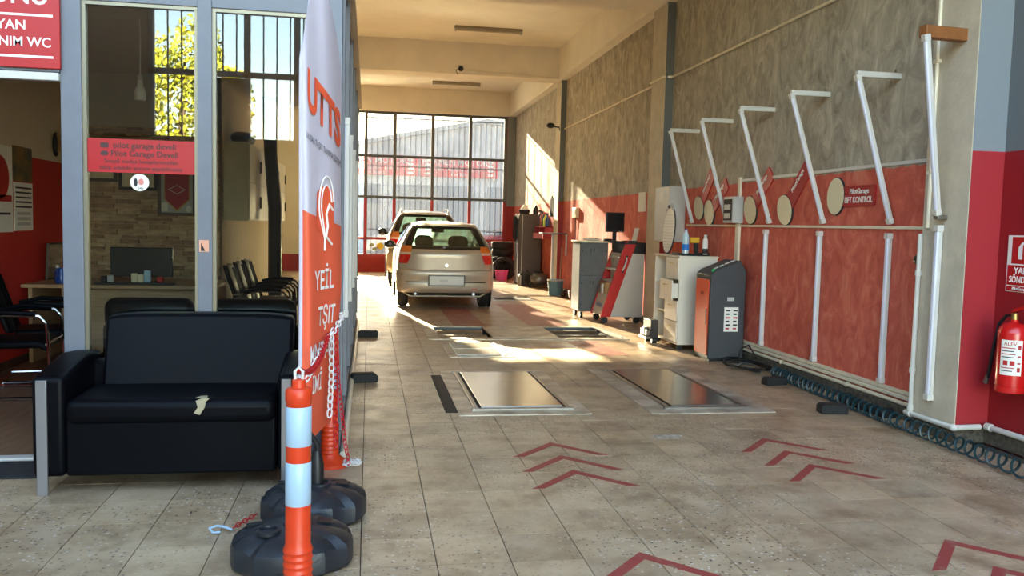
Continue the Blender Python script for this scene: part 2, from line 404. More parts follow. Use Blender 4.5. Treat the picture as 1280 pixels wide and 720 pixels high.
for k, (vis, d2, x0, y0) in enumerate(cells):
    if k < 300: inst('tile', tm, floor, (x0, y0, random.uniform(-.0012, .0002)))
    else: rest.box(x0+g/2, x0+TP-g/2, y0+g/2, y0+TP-g/2, -.012, random.uniform(-.001, 0))
rs = rest.build('tile_field', m_tile, floor, smooth=0); rs['kind'] = 'stuff'
# ground outside
gb = MB()
for x0, x1, y0, y1 in ((-40, 40, -60, -3.2), (-40, 40, 25.0, 90), (-40, -6.2, -3.2, 25.0), (4.5, 40, -3.2, 25.0)): gb.box(x0, x1, y0, y1, -.35, -.03)
struct(gb.build('ground', m_concrete, smooth=0))

# ------------------------------------------------------------------ shell
wr = struct(MB().box(WX, WX+.25, 5.5, 25.0, -.2, ZC).build('wall_right', m_wall, smooth=0))
wn_ = struct(MB().box(NW, NW+.25, -3.2, 5.5, -.2, ZC).build('wall_front_right', m_near, smooth=0))
MB().box(WX-.03, WX, 5.72, 11.5, 0, .105).build('plinth', m_plinth, wr, bevel=.008)
MB().box(WX-.03, WX, 12.08, 18.11, 0, .105).build('plinth', m_plinth, wr, bevel=.008)
MB().box(NW-.03, NW, -3.0, 5.24, 0, .11).build('plinth', m_plinth, wn_, bevel=.008)
m_pilfront = two_tone('pillar_front_paint', (160, 34, 42), (128, 134, 138), 2.03)
m_pilback = two_tone('far_pillar_front_paint', (146, 34, 34), (92, 94, 94), 1.98)
for k, (a, b) in enumerate(PILY):
    p = struct(MB().box(PF, NW if k == 0 else WX+.02, a, b, 0, ZC).build('pillar', m_pilface, smooth=0, bevel=.006))
    MB().box(PF+.004, NW if k == 0 else WX, a-.004, a+.001, .11 if k == 0 else 0, ZB).build('painted_face', m_pilfront if k == 0 else m_pilback, p, smooth=0)
    if k == 0:
        MB().box(PF-.012, NW, a-.014, a, 0, .11).build('plinth', m_plinth, p, bevel=.005)
        MB().box(PF-.014, PF, a-.014, b, 0, .11).build('plinth', m_plinth, p, bevel=.005)
ceil = struct(MB().box(-6.45, 4.55, 3.0, 25.0, ZC, ZC+.3).build('ceiling', m_ceil, smooth=0))
MB().box(-6.45, 4.55, 3.0, 3.25, ZC+.29, ZC+1.5).build('added_shade_parapet', m_concrete, ceil, smooth=0)  # unseen roof wall, added to keep the sun off the front facade
for a, b in ((5.2, 5.75), (11.45, 12.1), (18.05, 18.6), (24.45, 25.0), (3.0, 3.3)):
    MB().box(-6.2, WX+.02, a, b, ZB if b < 24 else 4.56, ZC+.01).build('beam', m_ceil, ceil, smooth=0, bevel=.008)
for a, b in ((5.75, 11.45), (12.1, 18.05), (18.6, 24.45)):
    MB().box(3.98, WX+.02, a, b, ZB, ZC+.01).build('edge_beam', m_ceil, ceil, smooth=0, bevel=.008)
m_white = mat('left_wall_paint', (196, 184, 162), .8, var=.1)
struct(MB().box(-6.45, -6.2, -3.2, 25.0, -.2, ZC).build('wall_left', m_white, smooth=0))

# back wall with the big barred window (dusty panes) and, towards the left, clear panes
m_dusty = glass('dusty_glass', (214, 216, 216), .012, dust=.48, dustcol=(38, 42, 50))
m_clear = glass('clear_glass', (240, 244, 242), .05, dust=0)
wb = struct(MB().box(-6.2, WX, YB+.02, YB+.2, -.2, .48).box(3.93, WX+.02, YB-.1, YB+.2, 0, ZC).build('wall_back', mat('back_wall_red', (170, 34, 30), .6, var=.2), smooth=0))
MB().box(-6.2, -1.45, YB+.02, YB+.2, .48, ZC).build('blind_panel', m_ceil, wb, smooth=0)
m_pil4 = two_tone('window_pillar_paint', (150, 30, 30), (120, 124, 128), 1.98)
MB().box(3.93, WX, YB-.12, YB-.1, 0, 4.56).build('painted_face', m_pil4, wb, smooth=0)
wxs = [-1.41, -.76, -.11, .70, 1.775, 2.86, 3.89]
wzs = [.48, .97, 2.15, 3.31, 4.53]
win = struct(MB().box(-1.45, 3.93, YB-.03, YB+.06, .46, .52).build('window_1', m_redpaint, smooth=0))
m_frame2 = two_tone('window_frame_paint', (160, 28, 30), (96, 98, 100), 2.1, .5)
for x in wxs: MB().box(x-.045, x+.045, YB-.04, YB+.05, .5, 4.56).build('mullion', m_frame2, win, smooth=0, bevel=.004)
for z in wzs[1:]:
    for a, b in zip(wxs, wxs[1:]): MB().box(a+.045, b-.045, YB-.03, YB+.04, z-.035, z+.035).build('transom', m_redpaint if z < 1.2 else m_greyd, win, smooth=0)
for a, b in zip(wxs, wxs[1:]):
    for c, d in zip(wzs, wzs[1:]):
        MB().box(a+.045, b-.045, YB, YB+.006, c+.035, d-.035).build('pane', m_dusty if a > -.2 else m_clear, win, smooth=0)
barm = MB().box(-.009, .009, YB+.09, YB+.108, .52, 4.42).mesh('bar', m_greyd, 0)
x = .05
while x < 3.85: inst('bar', barm, win, (x, 0, 0)); x += .155
for z in (1.25, 3.05, 4.40): MB().box(-.1, 3.88, YB+.108, YB+.114, z-.015, z+.015).build('bar_rail', m_greyd, win, smooth=0)

# front facade behind the photographer: barred top lights, open gates below (seen as reflections)
YF = -3.0
wf = struct(MB().box(-6.2, -3.28, YF-.1, YF+.1, 2.6, ZB).box(-6.2, -.75, YF-.06, YF+.06, 0, 2.55).box(-6.2, 4.3, YF-.1, YF+.1, 2.55, 2.66).box(-1.12, .4, YF-.06, YF+.06, 2.66, 3.6).build('wall_front', mat('front_wall_brown', (96, 82, 68), .8, var=.2), smooth=0))
wf2 = struct(MB().box(-3.28, 4.3, YF-.05, YF+.05, 3.59, 3.67).build('window_2', m_greyd, smooth=0))
fx = [-3.25, -2.5, -1.86, -1.12, -.3, .5, 1.3, 2.1, 2.9, 3.7, 4.26]
for x in fx: MB().box(x-.045, x+.045, YF-.05, YF+.05, 2.66, ZB).build('mullion', m_greyd, wf2, smooth=0)
fb = MB().box(-.011, .011, YF-.1, YF-.078, 2.66, ZB).mesh('bar', m_greyd, 0)
x = -3.03
while x < 4.2: inst('bar', fb, wf2, (x, 0, 0)); x += .2
struct(MB().box(-2.46, -1.9, YF-.04, YF-.02, 2.66, 3.58).build('window_3', mat('front_wall_brown', (96, 82, 68)), smooth=0))
for x in (-.7, 4.2): struct(MB().box(x-.1, x+.1, YF-.1, YF+.1, 0, 2.6).build('gate_post', m_grey, smooth=0))

# ------------------------------------------------------------------ office: floor, walls, storefront, glazed partition
SF = 5.3
m_off = two_tone('office_wall_paint', (186, 40, 34), (214, 200, 174), 2.0)
m_offb = mat('office_back_paint', (208, 194, 168), .8, var=.1)
of = struct(MB().box(-3.3, -.2, SF+.02, 12.6, -.012, .003).build('floor_office', m_woodfl, smooth=0))
ol = struct(MB().box(-3.42, -3.3, SF, 12.6, 0, 3.1).build('wall_office_left', m_off, smooth=0))
struct(MB().box(-3.42, -.12, SF, 12.6, 3.06, 3.14).build('ceiling_office', m_offb, smooth=0))
struct(MB().box(-1.84, -1.72, 10.4, 15.4, 0, 3.06).build('wall_corridor', m_offb, smooth=0))
MB().box(-3.3, -3.285, SF, 10.4, 0, .08).build('baseboard', mat('brown_skirting', (70, 44, 34), .5), ol, smooth=0)
ob = struct(MB().box(-3.3, -1.72, 10.4, 10.5, 0, 3.06).build('wall_office_back', m_offb, smooth=0))
stms = [MB().box(-.5, .5, -1, 0, 0, 1).mesh('stone', mat('stone_cladding_%d' % q, c, .8, rgb2=tuple(int(v*.68) for v in c), vscale=14, bump=.35, bscale=40, stretch=(.6, 1, 2)), 0) for q, c in enumerate(((222, 184, 142), (204, 164, 126), (234, 200, 158), (180, 142, 110)))]
z = .66
while z < 2.45:
    h = random.choice((.036, .045, .055, .065)); x = -3.28 + random.uniform(-.15, 0)
    while x < -1.74:
        L = random.uniform(.10, .30); a, b = max(x, -3.28), min(x+L, -1.72)
        if b-a > .02: inst('stone', random.choice(stms), ob, ((a+b)/2, 10.4, z), (0, 0, 0), (b-a-.004, random.uniform(.012, .05), h-.004))
        x += L
    z += h
# storefront
sf = struct(MB().box(-1.75, -.17, SF, SF+.07, 0, .09).build('storefront_frame', m_grey, smooth=0, bevel=.003))
for a, b, h in ((-1.752, -1.64, 3.1), (-1.003, -.922, 3.1), (-.324, -.17, 3.1)): MB().box(a, b, SF-.01, SF+.08, 0, h).build('post', m_grey, sf, smooth=0, bevel=.004)
MB().box(-1.64, -.324, SF, SF+.07, 2.675, 3.1).build('header', m_grey, sf, smooth=0, bevel=.004)
for a, b in ((-1.64, -1.003), (-.922, -.324)):
    for c, d, e, f in ((a, a+.02, .09, 2.675), (b-.02, b, .09, 2.675), (a+.02, b-.02, .09, .11), (a+.02, b-.02, 2.655, 2.675)):
        MB().box(c, d, SF+.01, SF+.05, e, f).build('glazing_bead', mat('aluminium_bead', (140, 132, 112), .4, .5), sf, smooth=0)
m_shop = glass('shop_glass', (240, 244, 240), .05, dust=.0)
for k, (a, b) in enumerate(((-1.62, -1.023), (-.902, -.344))):
    struct(MB().box(a, b, SF+.028, SF+.034, .11, 2.655).build('window_%d' % (k+4), m_shop, smooth=0))
# door opening left of the storefront: lintel, far jamb, sill
df = struct(MB().box(-3.3, -1.752, SF-.02, SF+.08, 2.255, 3.1).build('door_frame', m_grey, smooth=0, bevel=.004))
MB().box(-2.86, -2.75, SF-.01, SF+.08, 0, 2.255).build('post', m_grey, df, smooth=0)
MB().box(-3.3, -2.86, SF, SF+.07, 0, 2.255).build('infill_panel', m_grey, df, smooth=0)
MB().box(-2.75, -1.752, SF-.035, SF+.02, 2.205, 2.25).build('white_lintel_strip', m_wpaint, df, smooth=0, bevel=.006)
MB().box(-2.75, -1.752, SF-.02, SF+.06, 0, .018).build('threshold', m_wpaint, df, smooth=0, bevel=.004)
# partition along the service bay
pt = struct(MB().box(-.235, -.165, SF+.08, 12.6, 0, .12).build('partition_frame', m_grey, smooth=0, bevel=.003))
ys = [5.45, 6.55, 7.9, 9.3, 10.9, 12.55]
for y in ys: MB().box(-.24, -.155, y-.05, y+.05, .12, 3.1).build('post', m_grey, pt, smooth=0, bevel=.004)
for z in (1.0, 2.1, 3.05):
    for a, b in zip(ys, ys[1:]): MB().box(-.225, -.175, a+.05, b-.05, z-.03, z+.03).build('rail', m_grey, pt, smooth=0)
for k, (a, b) in enumerate(zip(ys, ys[1:])):
    struct(MB().box(-.203, -.197, a+.05, b-.05, .12, 3.02).build('window_%d' % (k+6), m_clear, smooth=0))
tb = MB(); tb.tube([(-.14, SF-.1, .02), (-.14, 12.5, .02)], .022, 8)
tag(tb.build('floor_conduit', m_cpaint), 'cream conduit lying along the foot of the glazed office partition', 'conduit')
# ------------------------------------------------------------------ right wall fittings
def simple(name, mb, m, label, cat, group=None, bevel=0, smooth=35):
    return tag(mb.build(name, m, bevel=bevel, smooth=smooth), label, cat, group)
simple('panel_trim', MB().box(WX-.015, WX, 5.74, 9.15, 1.998, 2.028), m_wpaint, 'white strip capping the red wall panel beside the near pillar', 'trim', bevel=.004)
simple('wall_rail', MB().box(WX-.02, WX, 5.73, 10.75, 1.488, 1.512), m_cpaint, 'thin cream rail across the red wall at tube joint height', 'rail', bevel=.004)
tr = thing('cable_trunking', 'twin cream cable trunking low on the red wall', 'trunking', (WX, 5.73, .17))
MB().box(-.03, 0, 0, 4.6, .025, .055).build('upper_duct', m_cpaint, tr, bevel=.004)
MB().box(-.035, 0, 0, 4.6, -.012, .02).build('lower_duct', m_cpaint, tr, bevel=.004)
pp = thing('water_pipe', 'cream plastic pipe along the foot of the red wall under the trunking', 'pipe', (WX-.022, 5.76, .124))
MB().tube([(0, 0, 0), (0, 4.2, .006)], .017, 10).build('pipe', m_cpaint, pp)
for y in (1.0, 2.2, 3.3): MB().box(-.02, .02, y-.012, y+.012, -.018, .024).build('clip', m_cpaint, pp, bevel=.004)
pp = thing('water_pipe', 'white plastic pipe bending around the foot of the near pillar', 'pipe', (PF-.03, 5.70, .11))
MB().tube([(0, .05, 0), (0, -.47, .006), (.02, -.495, .008), (.20, -.495, .012)], .02, 10).build('pipe', m_wpaint, pp)
MB().ell((.005, -.48, .006), .028, .028, .026).build('elbow', m_wpaint, pp); MB().cyl((0, -.02, 0), (0, .02, 0), .026).build('tee', m_wpaint, pp)
pp = thing('water_pipe', 'white plastic pipe along the foot of the wall below the fire extinguisher', 'pipe', (NW-.04, 5.19, .128))
MB().tube([(0, 0, 0), (0, -3.5, .01)], .02, 10).build('pipe', m_wpaint, pp); MB().cyl((0, 0, 0), (0, -.05, 0), .027).build('elbow', m_wpaint, pp)
for y in (-.62, -1.5): MB().box(-.02, .04, y-.02, y+.02, -.01, .035).build('clip', m_wpaint, pp, bevel=.004)
pp = thing('riser_pipe', 'white pipe rising up the edge of the near pillar beside the light tube', 'pipe', (PF-.025, 5.70, .135))
MB().tube([(0, 0, 0), (0, 0, 1.32)], .017, 10).build('pipe', m_wpaint, pp)
for z in (.02, .30, 1.03): MB().cyl((0, 0, z-.02), (0, 0, z+.02), .024).build('coupling', m_wpaint, pp)
cr = thing('pillar_conduit', 'cream conduit climbing the near pillar beside the light tube', 'conduit', (PF-.015, 5.64, 1.5))
MB().tube([(0, 0, 0), (0, 0, 3.05)], .014, 8).build('tube', m_cpaint, cr)
for z in (.4, 1.2): MB().box(-.016, .015, -.025, .025, z-.012, z+.012).build('clip', m_cpaint, cr)
cd = thing('wall_conduit', 'long cream conduit running high along the cement wall', 'conduit', (WX-.02, 5.72, 3.56))
MB().tube([(0, 0, 0), (0, 5.76, 0), (-.12, 5.80, 0), (-.12, 6.36, 0), (0, 6.40, 0), (0, 12.4, -.02)], .016, 8).build('tube', m_cpaint, cd)
for y in (1.2, 2.9, 4.6, 8.0, 10.2): MB().box(-.012, .02, y-.02, y+.02, -.022, .022).build('clip', m_cpaint, cd)
mc = thing('vertical_duct', 'cream vertical cable duct between meter box and floor trunking', 'duct', (WX, 9.145, .23))
MB().box(-.03, 0, -.045, .045, 0, 1.303).build('lower_run', m_cpaint, mc, bevel=.004); MB().box(-.03, 0, -.03, .03, 1.597, 1.82).build('upper_run', m_cpaint, mc, bevel=.004)

# inspection light tubes
def led(o, a, b, w=.05):
    a, b = Vector(a), Vector(b); d = (b-a).normalized()
    MB().bar(a, b, w*.9, w*.5, up=(1, 0, 0)).build('housing', m_wpaint, o, bevel=.004)
    side = Vector((-.012, 0, 0))
    MB().bar(a+d*.04+side, b-d*.04+side, w*.72, w*.52, up=(1, 0, 0)).build('diffuser', mat('tube_diffuser', (214, 214, 226), .25), o, bevel=.01)
    for p, q in ((a, a+d*.045), (b-d*.045, b)): MB().bar(p+side*.6, q+side*.6, w*.98, w*.9, up=(1, 0, 0)).build('end_cap', m_wpaint, o, bevel=.004)
tops = [(3.70, 5.30, 2.80, 1.59, 3.99, 5.47), (3.77, 6.22, 2.69, 1.53, 4.14, 6.24), (3.77, 7.28, 2.70, 1.53, 4.14, 7.27), (3.77, 8.36, 2.70, 1.53, 4.14, 8.34), (3.77, 9.40, 2.70, 1.53, 4.14, 9.42), (3.77, 10.42, 2.69, 1.53, 4.14, 10.50)]
ul = ['white light tube hung from a brown wooden arm on the near pillar', 'first sloping white light tube on the cement wall counted from the near pillar', 'second sloping white light tube on the cement wall counted from the near pillar', 'third sloping white light tube on the cement wall counted from the near pillar', 'fourth sloping white light tube on the cement wall counted from the near pillar', 'fifth sloping white light tube, next to the grey electrical cabinet']
for k, (x, y, z, zb, xb, yb) in enumerate(tops):
    o = thing('light_tube', ul[k], 'light', (x, y, z), group='sloping upper light tubes')
    led(o, (0, 0, 0), (xb-x, yb-y, zb-z))
    if k == 0:
        MB().bar((-.01, .03, .025), (PF-x, .09, .03), .07, .085).build('wooden_arm', mat('brown_timber', (150, 92, 44), .6, var=.3, vscale=12), o, bevel=.006)
        MB().bar((xb-x-.02, yb-y, zb-z-.015), (PF-x, yb-y, zb-z-.015), .05, .03).build('lower_bracket', m_steel, o, bevel=.004)
    else:
        MB().bar((0, .02, .01), (WX-x, .05, .015), .035, .045).build('arm', m_wpaint, o, bevel=.003)
        MB().bar((WX-x-.05, .05, .03), (WX-x-.05, .05, .065), .012, .012).build('hook', m_steel, o)
ll = ['upright white light tube on the near pillar below the wooden arm tube', 'upright white light tube below the red lift control sign', 'upright white light tube between the lift control sign and the tilted sign', 'upright white light tube next to the dark grey and orange machine']
for k, (x, y, z0, z1) in enumerate(((4.03, 5.50, .25, 1.52), (4.15, 6.27, .23, 1.455), (4.15, 7.34, .235, 1.46), (4.15, 8.43, .23, 1.465))):
    o = thing('light_tube', ll[k], 'light', (x, y, z0), group='upright lower light tubes')
    led(o, (0, 0, 0), (0, 0, z1-z0), .056)
pl_lab = ['upright light tube on the first post of the glazed office partition', 'upright light tube on the second post of the glazed office partition', 'upright light tube on the third post of the glazed office partition', 'upright light tube on the fourth post of the glazed office partition']
for k, y in enumerate((5.45, 6.55, 7.9, 9.3)):
    o = thing('light_tube', pl_lab[k], 'light', (-.138, y, .84), group='light tubes on the partition')
    led(o, (0, 0, 0), (0, 0, 1.25), .05)

# oval signs with red tabs
m_cream = mat('cream_sign', (222, 208, 172), .5)
def tab_sign(y, z, ang, label, line2=None, L=.44):
    o = thing('oval_sign', label, 'sign', (WX-.012, y, z), group='oval signs on the red wall', rot=(ang, 0, 0))
    MB().prism(ellipse(0, 0, .135, .165, 28), -.012, .010, 'x').build('oval_plate', m_cream, o)
    MB().prism(ellipse(0, 0, .142, .172, 28), -.006, .011, 'x').build('dark_edge', m_inkd, o)
    MB().prism([(-p[0], p[1]) for p in rrect(.10, .10+L+.06, -.095, .085, .03)], -.004, .012, 'x').build('red_tab', mat('tab_red', (168, 26, 30), .5), o)
    text('PilotGarage', .062, m_textw, o, (-.006, -.37, .035), '-x', bold=.01, xs=1.0)
    if line2: text(line2, .072, m_textw, o, (-.006, -.36, -.04), '-x', bold=.015, xs=.85)
tab_sign(7.11, 1.775, 0, 'cream oval sign with a level red tab reading lift control', 'LIFT KONTROL')
tab_sign(8.06, 1.665, -.78, 'cream oval sign with upward tilted red tab beside the level sign')
tab_sign(8.85, 1.675, -.72, 'cream oval sign with upward tilted red tab beside the meter box')
tab_sign(10.0, 1.66, -.62, 'cream oval sign with tilted tab behind the meter box, in sunlight')
tab_sign(10.34, 1.72, -.85, 'cream oval sign with tilted tab next to the electrical cabinet')
# boxes on the wall
eb = thing('electrical_cabinet', 'tall grey electrical cabinet mounted on the wall by the far pillar', 'electrical box', (WX, 11.14, 1.27))
m_lgrey = mat('light_grey_enamel', (186, 186, 182), .45, var=.08)
MB().box(-.22, 0, -.29, .29, 0, .75).build('body', m_lgrey, eb, bevel=.008)
MB().box(-.228, -.22, -.28, .28, .01, .74).build('door', m_lgrey, eb, bevel=.004)
MB().box(-.236, -.228, -.22, -.19, .34, .44).build('lock', m_steel, eb)
MB().box(-.231, -.228, -.05, .1, .55, .68).build('notice', m_paper, eb)
mb_ = thing('meter_box', 'small grey fuse box with dark window on the red wall', 'fuse box', (WX, 9.185, 1.53))
MB().box(-.13, 0, -.135, .135, 0, .30).build('body', m_lgrey, mb_, bevel=.006)
MB().box(-.137, -.13, -.11, .11, .03, .27).build('window', m_inkd, mb_, bevel=.003)
for z in (.08, .18): MB().box(-.142, -.137, -.08, .08, z-.03, z+.03).build('breaker_row', m_lgrey, mb_)
kb = thing('wall_phone_box', 'small cream box on the faded red wall with hanging cable', 'wall box', (WX, 16.85, 1.62))
MB().box(-.07, 0, -.17, .17, 0, .21).build('body', m_cream, kb, bevel=.012)
MB().box(-.076, -.07, -.12, .12, .06, .17).build('cover', m_lgrey, kb, bevel=.006)
MB().tube([(-.03, 0, 0), (-.02, .02, -.5), (-.02, -.02, -1.0), (-.02, .0, -1.5)], .008, 6).build('cable', m_inkd, kb)
simple('wall_notice', MB().box(WX-.006, WX, 12.5, 12.86, 1.70, 2.0), m_paper, 'white paper notice on the wall next to the far pillar', 'notice')
hk = thing('hanging_tool', 'black hand tool hanging with its cord beside the near pillar', 'tool', (WX-.047, 5.80, 1.26))
MB().ell((0, .02, .0), .05, .06, .045).build('head', m_black, hk); MB().ell((0, -.06, .02), .04, .05, .035).build('grip', m_black, hk)
MB().tube([(0, -.02, 0), (.01, -.03, -.2), (.0, -.02, -.42)], .009, 6).build('cord', mat('dark_red_cord', (84, 20, 20), .6), hk)
MB().tube([(0, .0, 0), (.02, .0, -.2), (.01, .03, -.42)], .006, 6).build('cord', m_black, hk)

# fire extinguisher and signs on the near wall
fe = thing('fire_extinguisher', 'red fire extinguisher with white label hung on the red wall', 'extinguisher', (NW-.115, 4.91, .42))
MB().lathe([(.07, 0), (.092, .012), (.094, .03), (.094, .05), (.090, .052), (.090, .056), (.094, .058), (.094, .40), (.085, .435), (.06, .46), (.03, .47), (.022, .475), (.022, .50)], 28).build('cylinder', mat('extinguisher_red', (196, 22, 22), .25, coat=.3), fe)
def wrap(a0, a1, z0, z1, r, m, name, parent, n=14):
    return MB().grid(lambda u, v: (r*math.cos(u), r*math.sin(u), v), lsp(a0, a1, n), [z0, z1]).build(name, m, parent)
AV = math.atan2(-4.91, -4.18)
lb = wrap(AV-.75, AV+.62, .13, .36, .0952, m_paper, 'label', fe)
def wrap_text(txt, size, r, ac, zc, m, parent):
    me = text_mesh(txt, size, 'CENTER', .01, 0); me.materials.clear(); me.materials.append(m)
    for v in me.vertices:
        a = ac + v.co.x/r; v.co = (r*math.cos(a), r*math.sin(a), zc+v.co.y)
    o = bpy.data.objects.new('lettering', me); COL.objects.link(o); o.parent = parent
wrap_text('ALEV', .034, .0958, AV-.15, .335, m_signred, lb)
for k, z in enumerate((.305, .285, .265, .245, .175, .155)): wrap(AV-.68, AV+(.18, .1, .2, .12, .15, .05)[k], z, z+.006, .0956, m_inkd if k % 2 else m_signred, 'print_line', lb, 8)
for a in (-.55, -.12): wrap(AV+a, AV+a+.3, .195, .225, .0956, m_signred, 'print_mark', lb, 6)
for k, z in enumerate((.30, .25, .205, .155)): wrap(AV+.33, AV+.53, z, z+.028 if k in (0, 3) else z+.01, .0956, m_signred, 'print_mark', lb, 6)
MB().cyl((0, 0, .49), (0, 0, .53), .024, .02).build('valve', mat('brass', (168, 140, 84), .35, .9), fe)
MB().prism([(0.02, .53), (-.12, .575), (-.125, .595), (0, .56)], -.012, .012, 'x').build('lever', mat('extinguisher_red', (196, 22, 22)), fe)
MB().tube([(0, .02, .515), (0, .07, .51), (-.01, .12, .45), (-.015, .15, .3), (-.01, .185, .12), (-.01, .20, .07)], [.010, .011, .012, .012, .013, .014], 8).build('hose', m_black, fe)
MB().cyl((-.01, .195, .09), (-.01, .215, .03), .013, .018).build('nozzle', m_steel, fe)
MB().box(.09, .115, -.03, .03, .30, .40).build('wall_bracket', m_black, fe)
sg = thing('fire_sign', 'red and white fire extinguisher sign above the extinguisher', 'sign', (NW, 4.95, 1.08))
MB().box(-.008, 0, -.19, .19, 0, .38).build('white_board', m_paper, sg, bevel=.002)
MB().box(-.0095, -.008, -.15, .15, .19, .37).build('pictogram_field', m_signred, sg)
MB().prism([(.09, .22), (.09, .30), (.06, .335), (.04, .335), (.055, .31), (.055, .22)], -.011, -.0095, 'x').build('pictogram', m_textw, sg)
MB().prism([(.02, .215), (-.02, .215), (-.02, .30), (.02, .30)], -.011, -.0095, 'x').build('pictogram', m_textw, sg)
MB().box(-.0095, -.008, -.18, .18, .045, .18).build('text_field', m_signred, sg)
MB().box(-.0095, -.008, -.18, .18, .005, .038).build('text_field', m_signred, sg)
text('YANGIN', .062, m_textw, sg, (-.011, 0, .142), '-x', bold=.01)
text('SÖNDÜRÜCÜ', .062, m_textw, sg, (-.011, 0, .082), '-x', bold=.01, xs=.82)
text('PilotGarage', .028, m_textw, sg, (-.011, .06, .022), '-x', bold=.01)
s2 = thing('white_sign', 'white notice board with blue edge higher on the near red wall', 'sign', (NW, 4.84, 1.66))
MB().box(-.008, 0, -.18, .18, 0, .26).build('board', m_paper, s2, bevel=.002)
MB().box(-.0095, -.008, -.16, .16, .02, .24).build('print_field', mat('blue_print', (60, 84, 150), .5), s2)
MB().box(-.0105, -.0095, -.14, .14, .04, .22).build('print_area', m_paper, s2)

# ------------------------------------------------------------------ ceiling things
for (x0, x1, y, lab) in ((1.58, 2.90, 16.6, 'unlit fluorescent batten on the ceiling in front of the camera beam'), (1.63, 2.92, 23.1, 'unlit fluorescent batten on the ceiling close to the big window')):
    o = thing('ceiling_batten', lab, 'light', ((x0+x1)/2, y, ZC), group='ceiling battens'); h = (x1-x0)/2
    MB().box(-h, h, -.06, .06, -.05, 0).build('tray', mat('aged_batten', (150, 138, 112), .5), o, bevel=.006)
    MB().tube([(-h+.04, 0, -.075), (h-.04, 0, -.075)], .016, 10).build('tube', mat('dead_tube', (196, 188, 168), .3), o)
    for s in (-1, 1): MB().box(s*(h-.02)-.02, s*(h-.02)+.02, -.025, .025, -.10, -.05).build('lamp_holder', m_lgrey, o)
cc = thing('security_camera', 'small black security camera on the cream ceiling beam', 'camera', (1.86, 18.05, 4.70))
MB().ell((0, -.07, -.02), .055, .055, .055).build('dome', m_black, cc); MB().box(-.05, .05, -.05, 0, -.03, .06).build('mount', m_lgrey, cc, bevel=.006)
MB().tube([(.05, -.02, -.03), (.6, -.02, -.05), (1.6, -.02, -.08), (2.12, -.02, -.09)], .010, 6).build('cable', m_cpaint, cc)
MB().tube([(-.03, -.02, 0), (-.10, -.03, -.05), (-.07, -.02, -.13)], .006, 6).build('loose_wire', m_inkd, cc)
pc = thing('pillar_spotlight', 'small dark spotlight clamped to the far pillar', 'spotlight', (PF, 18.2, 3.58))
MB().bar((0, 0, 0), (-.16, 0, .02), .03, .03).build('arm', m_black, pc); MB().ell((-.2, -.02, .03), .09, .07, .06).build('lamp_head', m_black, pc)
MB().tube([(-.02, -.04, .0), (0.02, -.06, -.12)], .01, 6).build('cable', m_black, pc)

# ------------------------------------------------------------------ floor plates, tester, paint
def lift_plate(x0, x1, y0, y1, bx, label):
    o = thing('lift_plate', label, 'floor plate', ((x0+x1)/2, (y0+y1)/2, 0), group='sunken test plates'); hx, hy = (x1-x0)/2, (y1-y0)/2
    for a, b, c, d in ((-hx, -hx+bx, -hy, hy), (hx-bx, hx, -hy, hy), (-hx+bx, hx-bx, -hy, -hy+.16), (-hx+bx, hx-bx, hy-.12, hy)):
        MB().box(a, b, c, d, 0, .008).build('checker_border', m_checker, o, smooth=0)
    a, b, c, d = -hx+bx, hx-bx, -hy+.16, hy-.12
    for e, f in ((c-.02, c+.03), (d-.03, d+.01)): MB().box(a-.02, b+.02, e, f, .004, .022).build('end_bar', m_steel, o, smooth=0, bevel=.003)
    for xx in (a, b-.035): MB().box(xx, xx+.035, c+.03, d-.03, .004, .024).build('side_rail', m_steel, o, smooth=0, bevel=.004)
    MB().box(a+.035, b-.035, c+.03, d-.03, .001, .010).build('dark_bed', m_rubber, o, smooth=0)
    MB().box(a+.06, b-.055, c+.06, d-.05, .010, .026).build('steel_pad', m_steelp, o, smooth=0, bevel=.004)
    MB().box(a+.06, b-.055, c+.035, c+.052, .010, .024).build('front_lip', m_steel, o, smooth=0, bevel=.003)
    return o
o1 = lift_plate(.69, 1.72, 6.28, 8.22, .13, 'steel test plate beside the row of upright office posts')
MB().box(-.61, -.515, -.85, .75, .0, .004).build('painted_gap_shade', m_rubber, o1, smooth=0)  # flat dark strip painting the shade of a groove beside the plate
lift_plate(2.20, 3.23, 6.25, 8.30, .17, 'steel test plate beside the grey and orange machine')
sp = thing('small_plate', 'small bare steel plate in front of the brake tester', 'floor plate', (1.24, 9.62, 0))
MB().box(-.36, .36, -.54, .54, 0, .008).build('checker_border', m_checker, sp, smooth=0)
MB().box(-.28, .22, -.48, .50, .008, .02).build('steel_pad', m_steelp, sp, smooth=0, bevel=.004)
MB().box(.24, .28, -.46, .46, .008, .018).build('slot', m_rubber, sp, smooth=0); MB().box(-.30, .30, -.02, .0, .02, .022).build('seam', m_steel, sp, smooth=0)
fp = thing('hatch_plate', 'small floor hatch with a slot painted dark near the blue bucket', 'floor hatch', (2.78, 16.42, 0))
MB().box(-.42, .42, -.42, .42, 0, .006).build('frame', m_steel, fp, smooth=0); MB().box(-.36, .36, -.34, .10, .006, .010).build('painted_slot_shade', m_rubber, fp, smooth=0); MB().box(-.36, .36, .14, .36, .006, .014).build('cover', m_steelp, fp, smooth=0)  # slot is a flat dark sheet, the shade of the opening painted on
bt = thing('brake_tester', 'floor brake tester with two roller pits and a checkered centre cover', 'brake tester', (2.04, 11.2, -.2))
hx, hy = (PX1-PX0)/2, (PY1-PY0)/2
MB().box(-hx+.01, hx-.01, -hy+.01, hy-.01, 0, .02).build('pit_floor', m_rubber, bt, smooth=0)
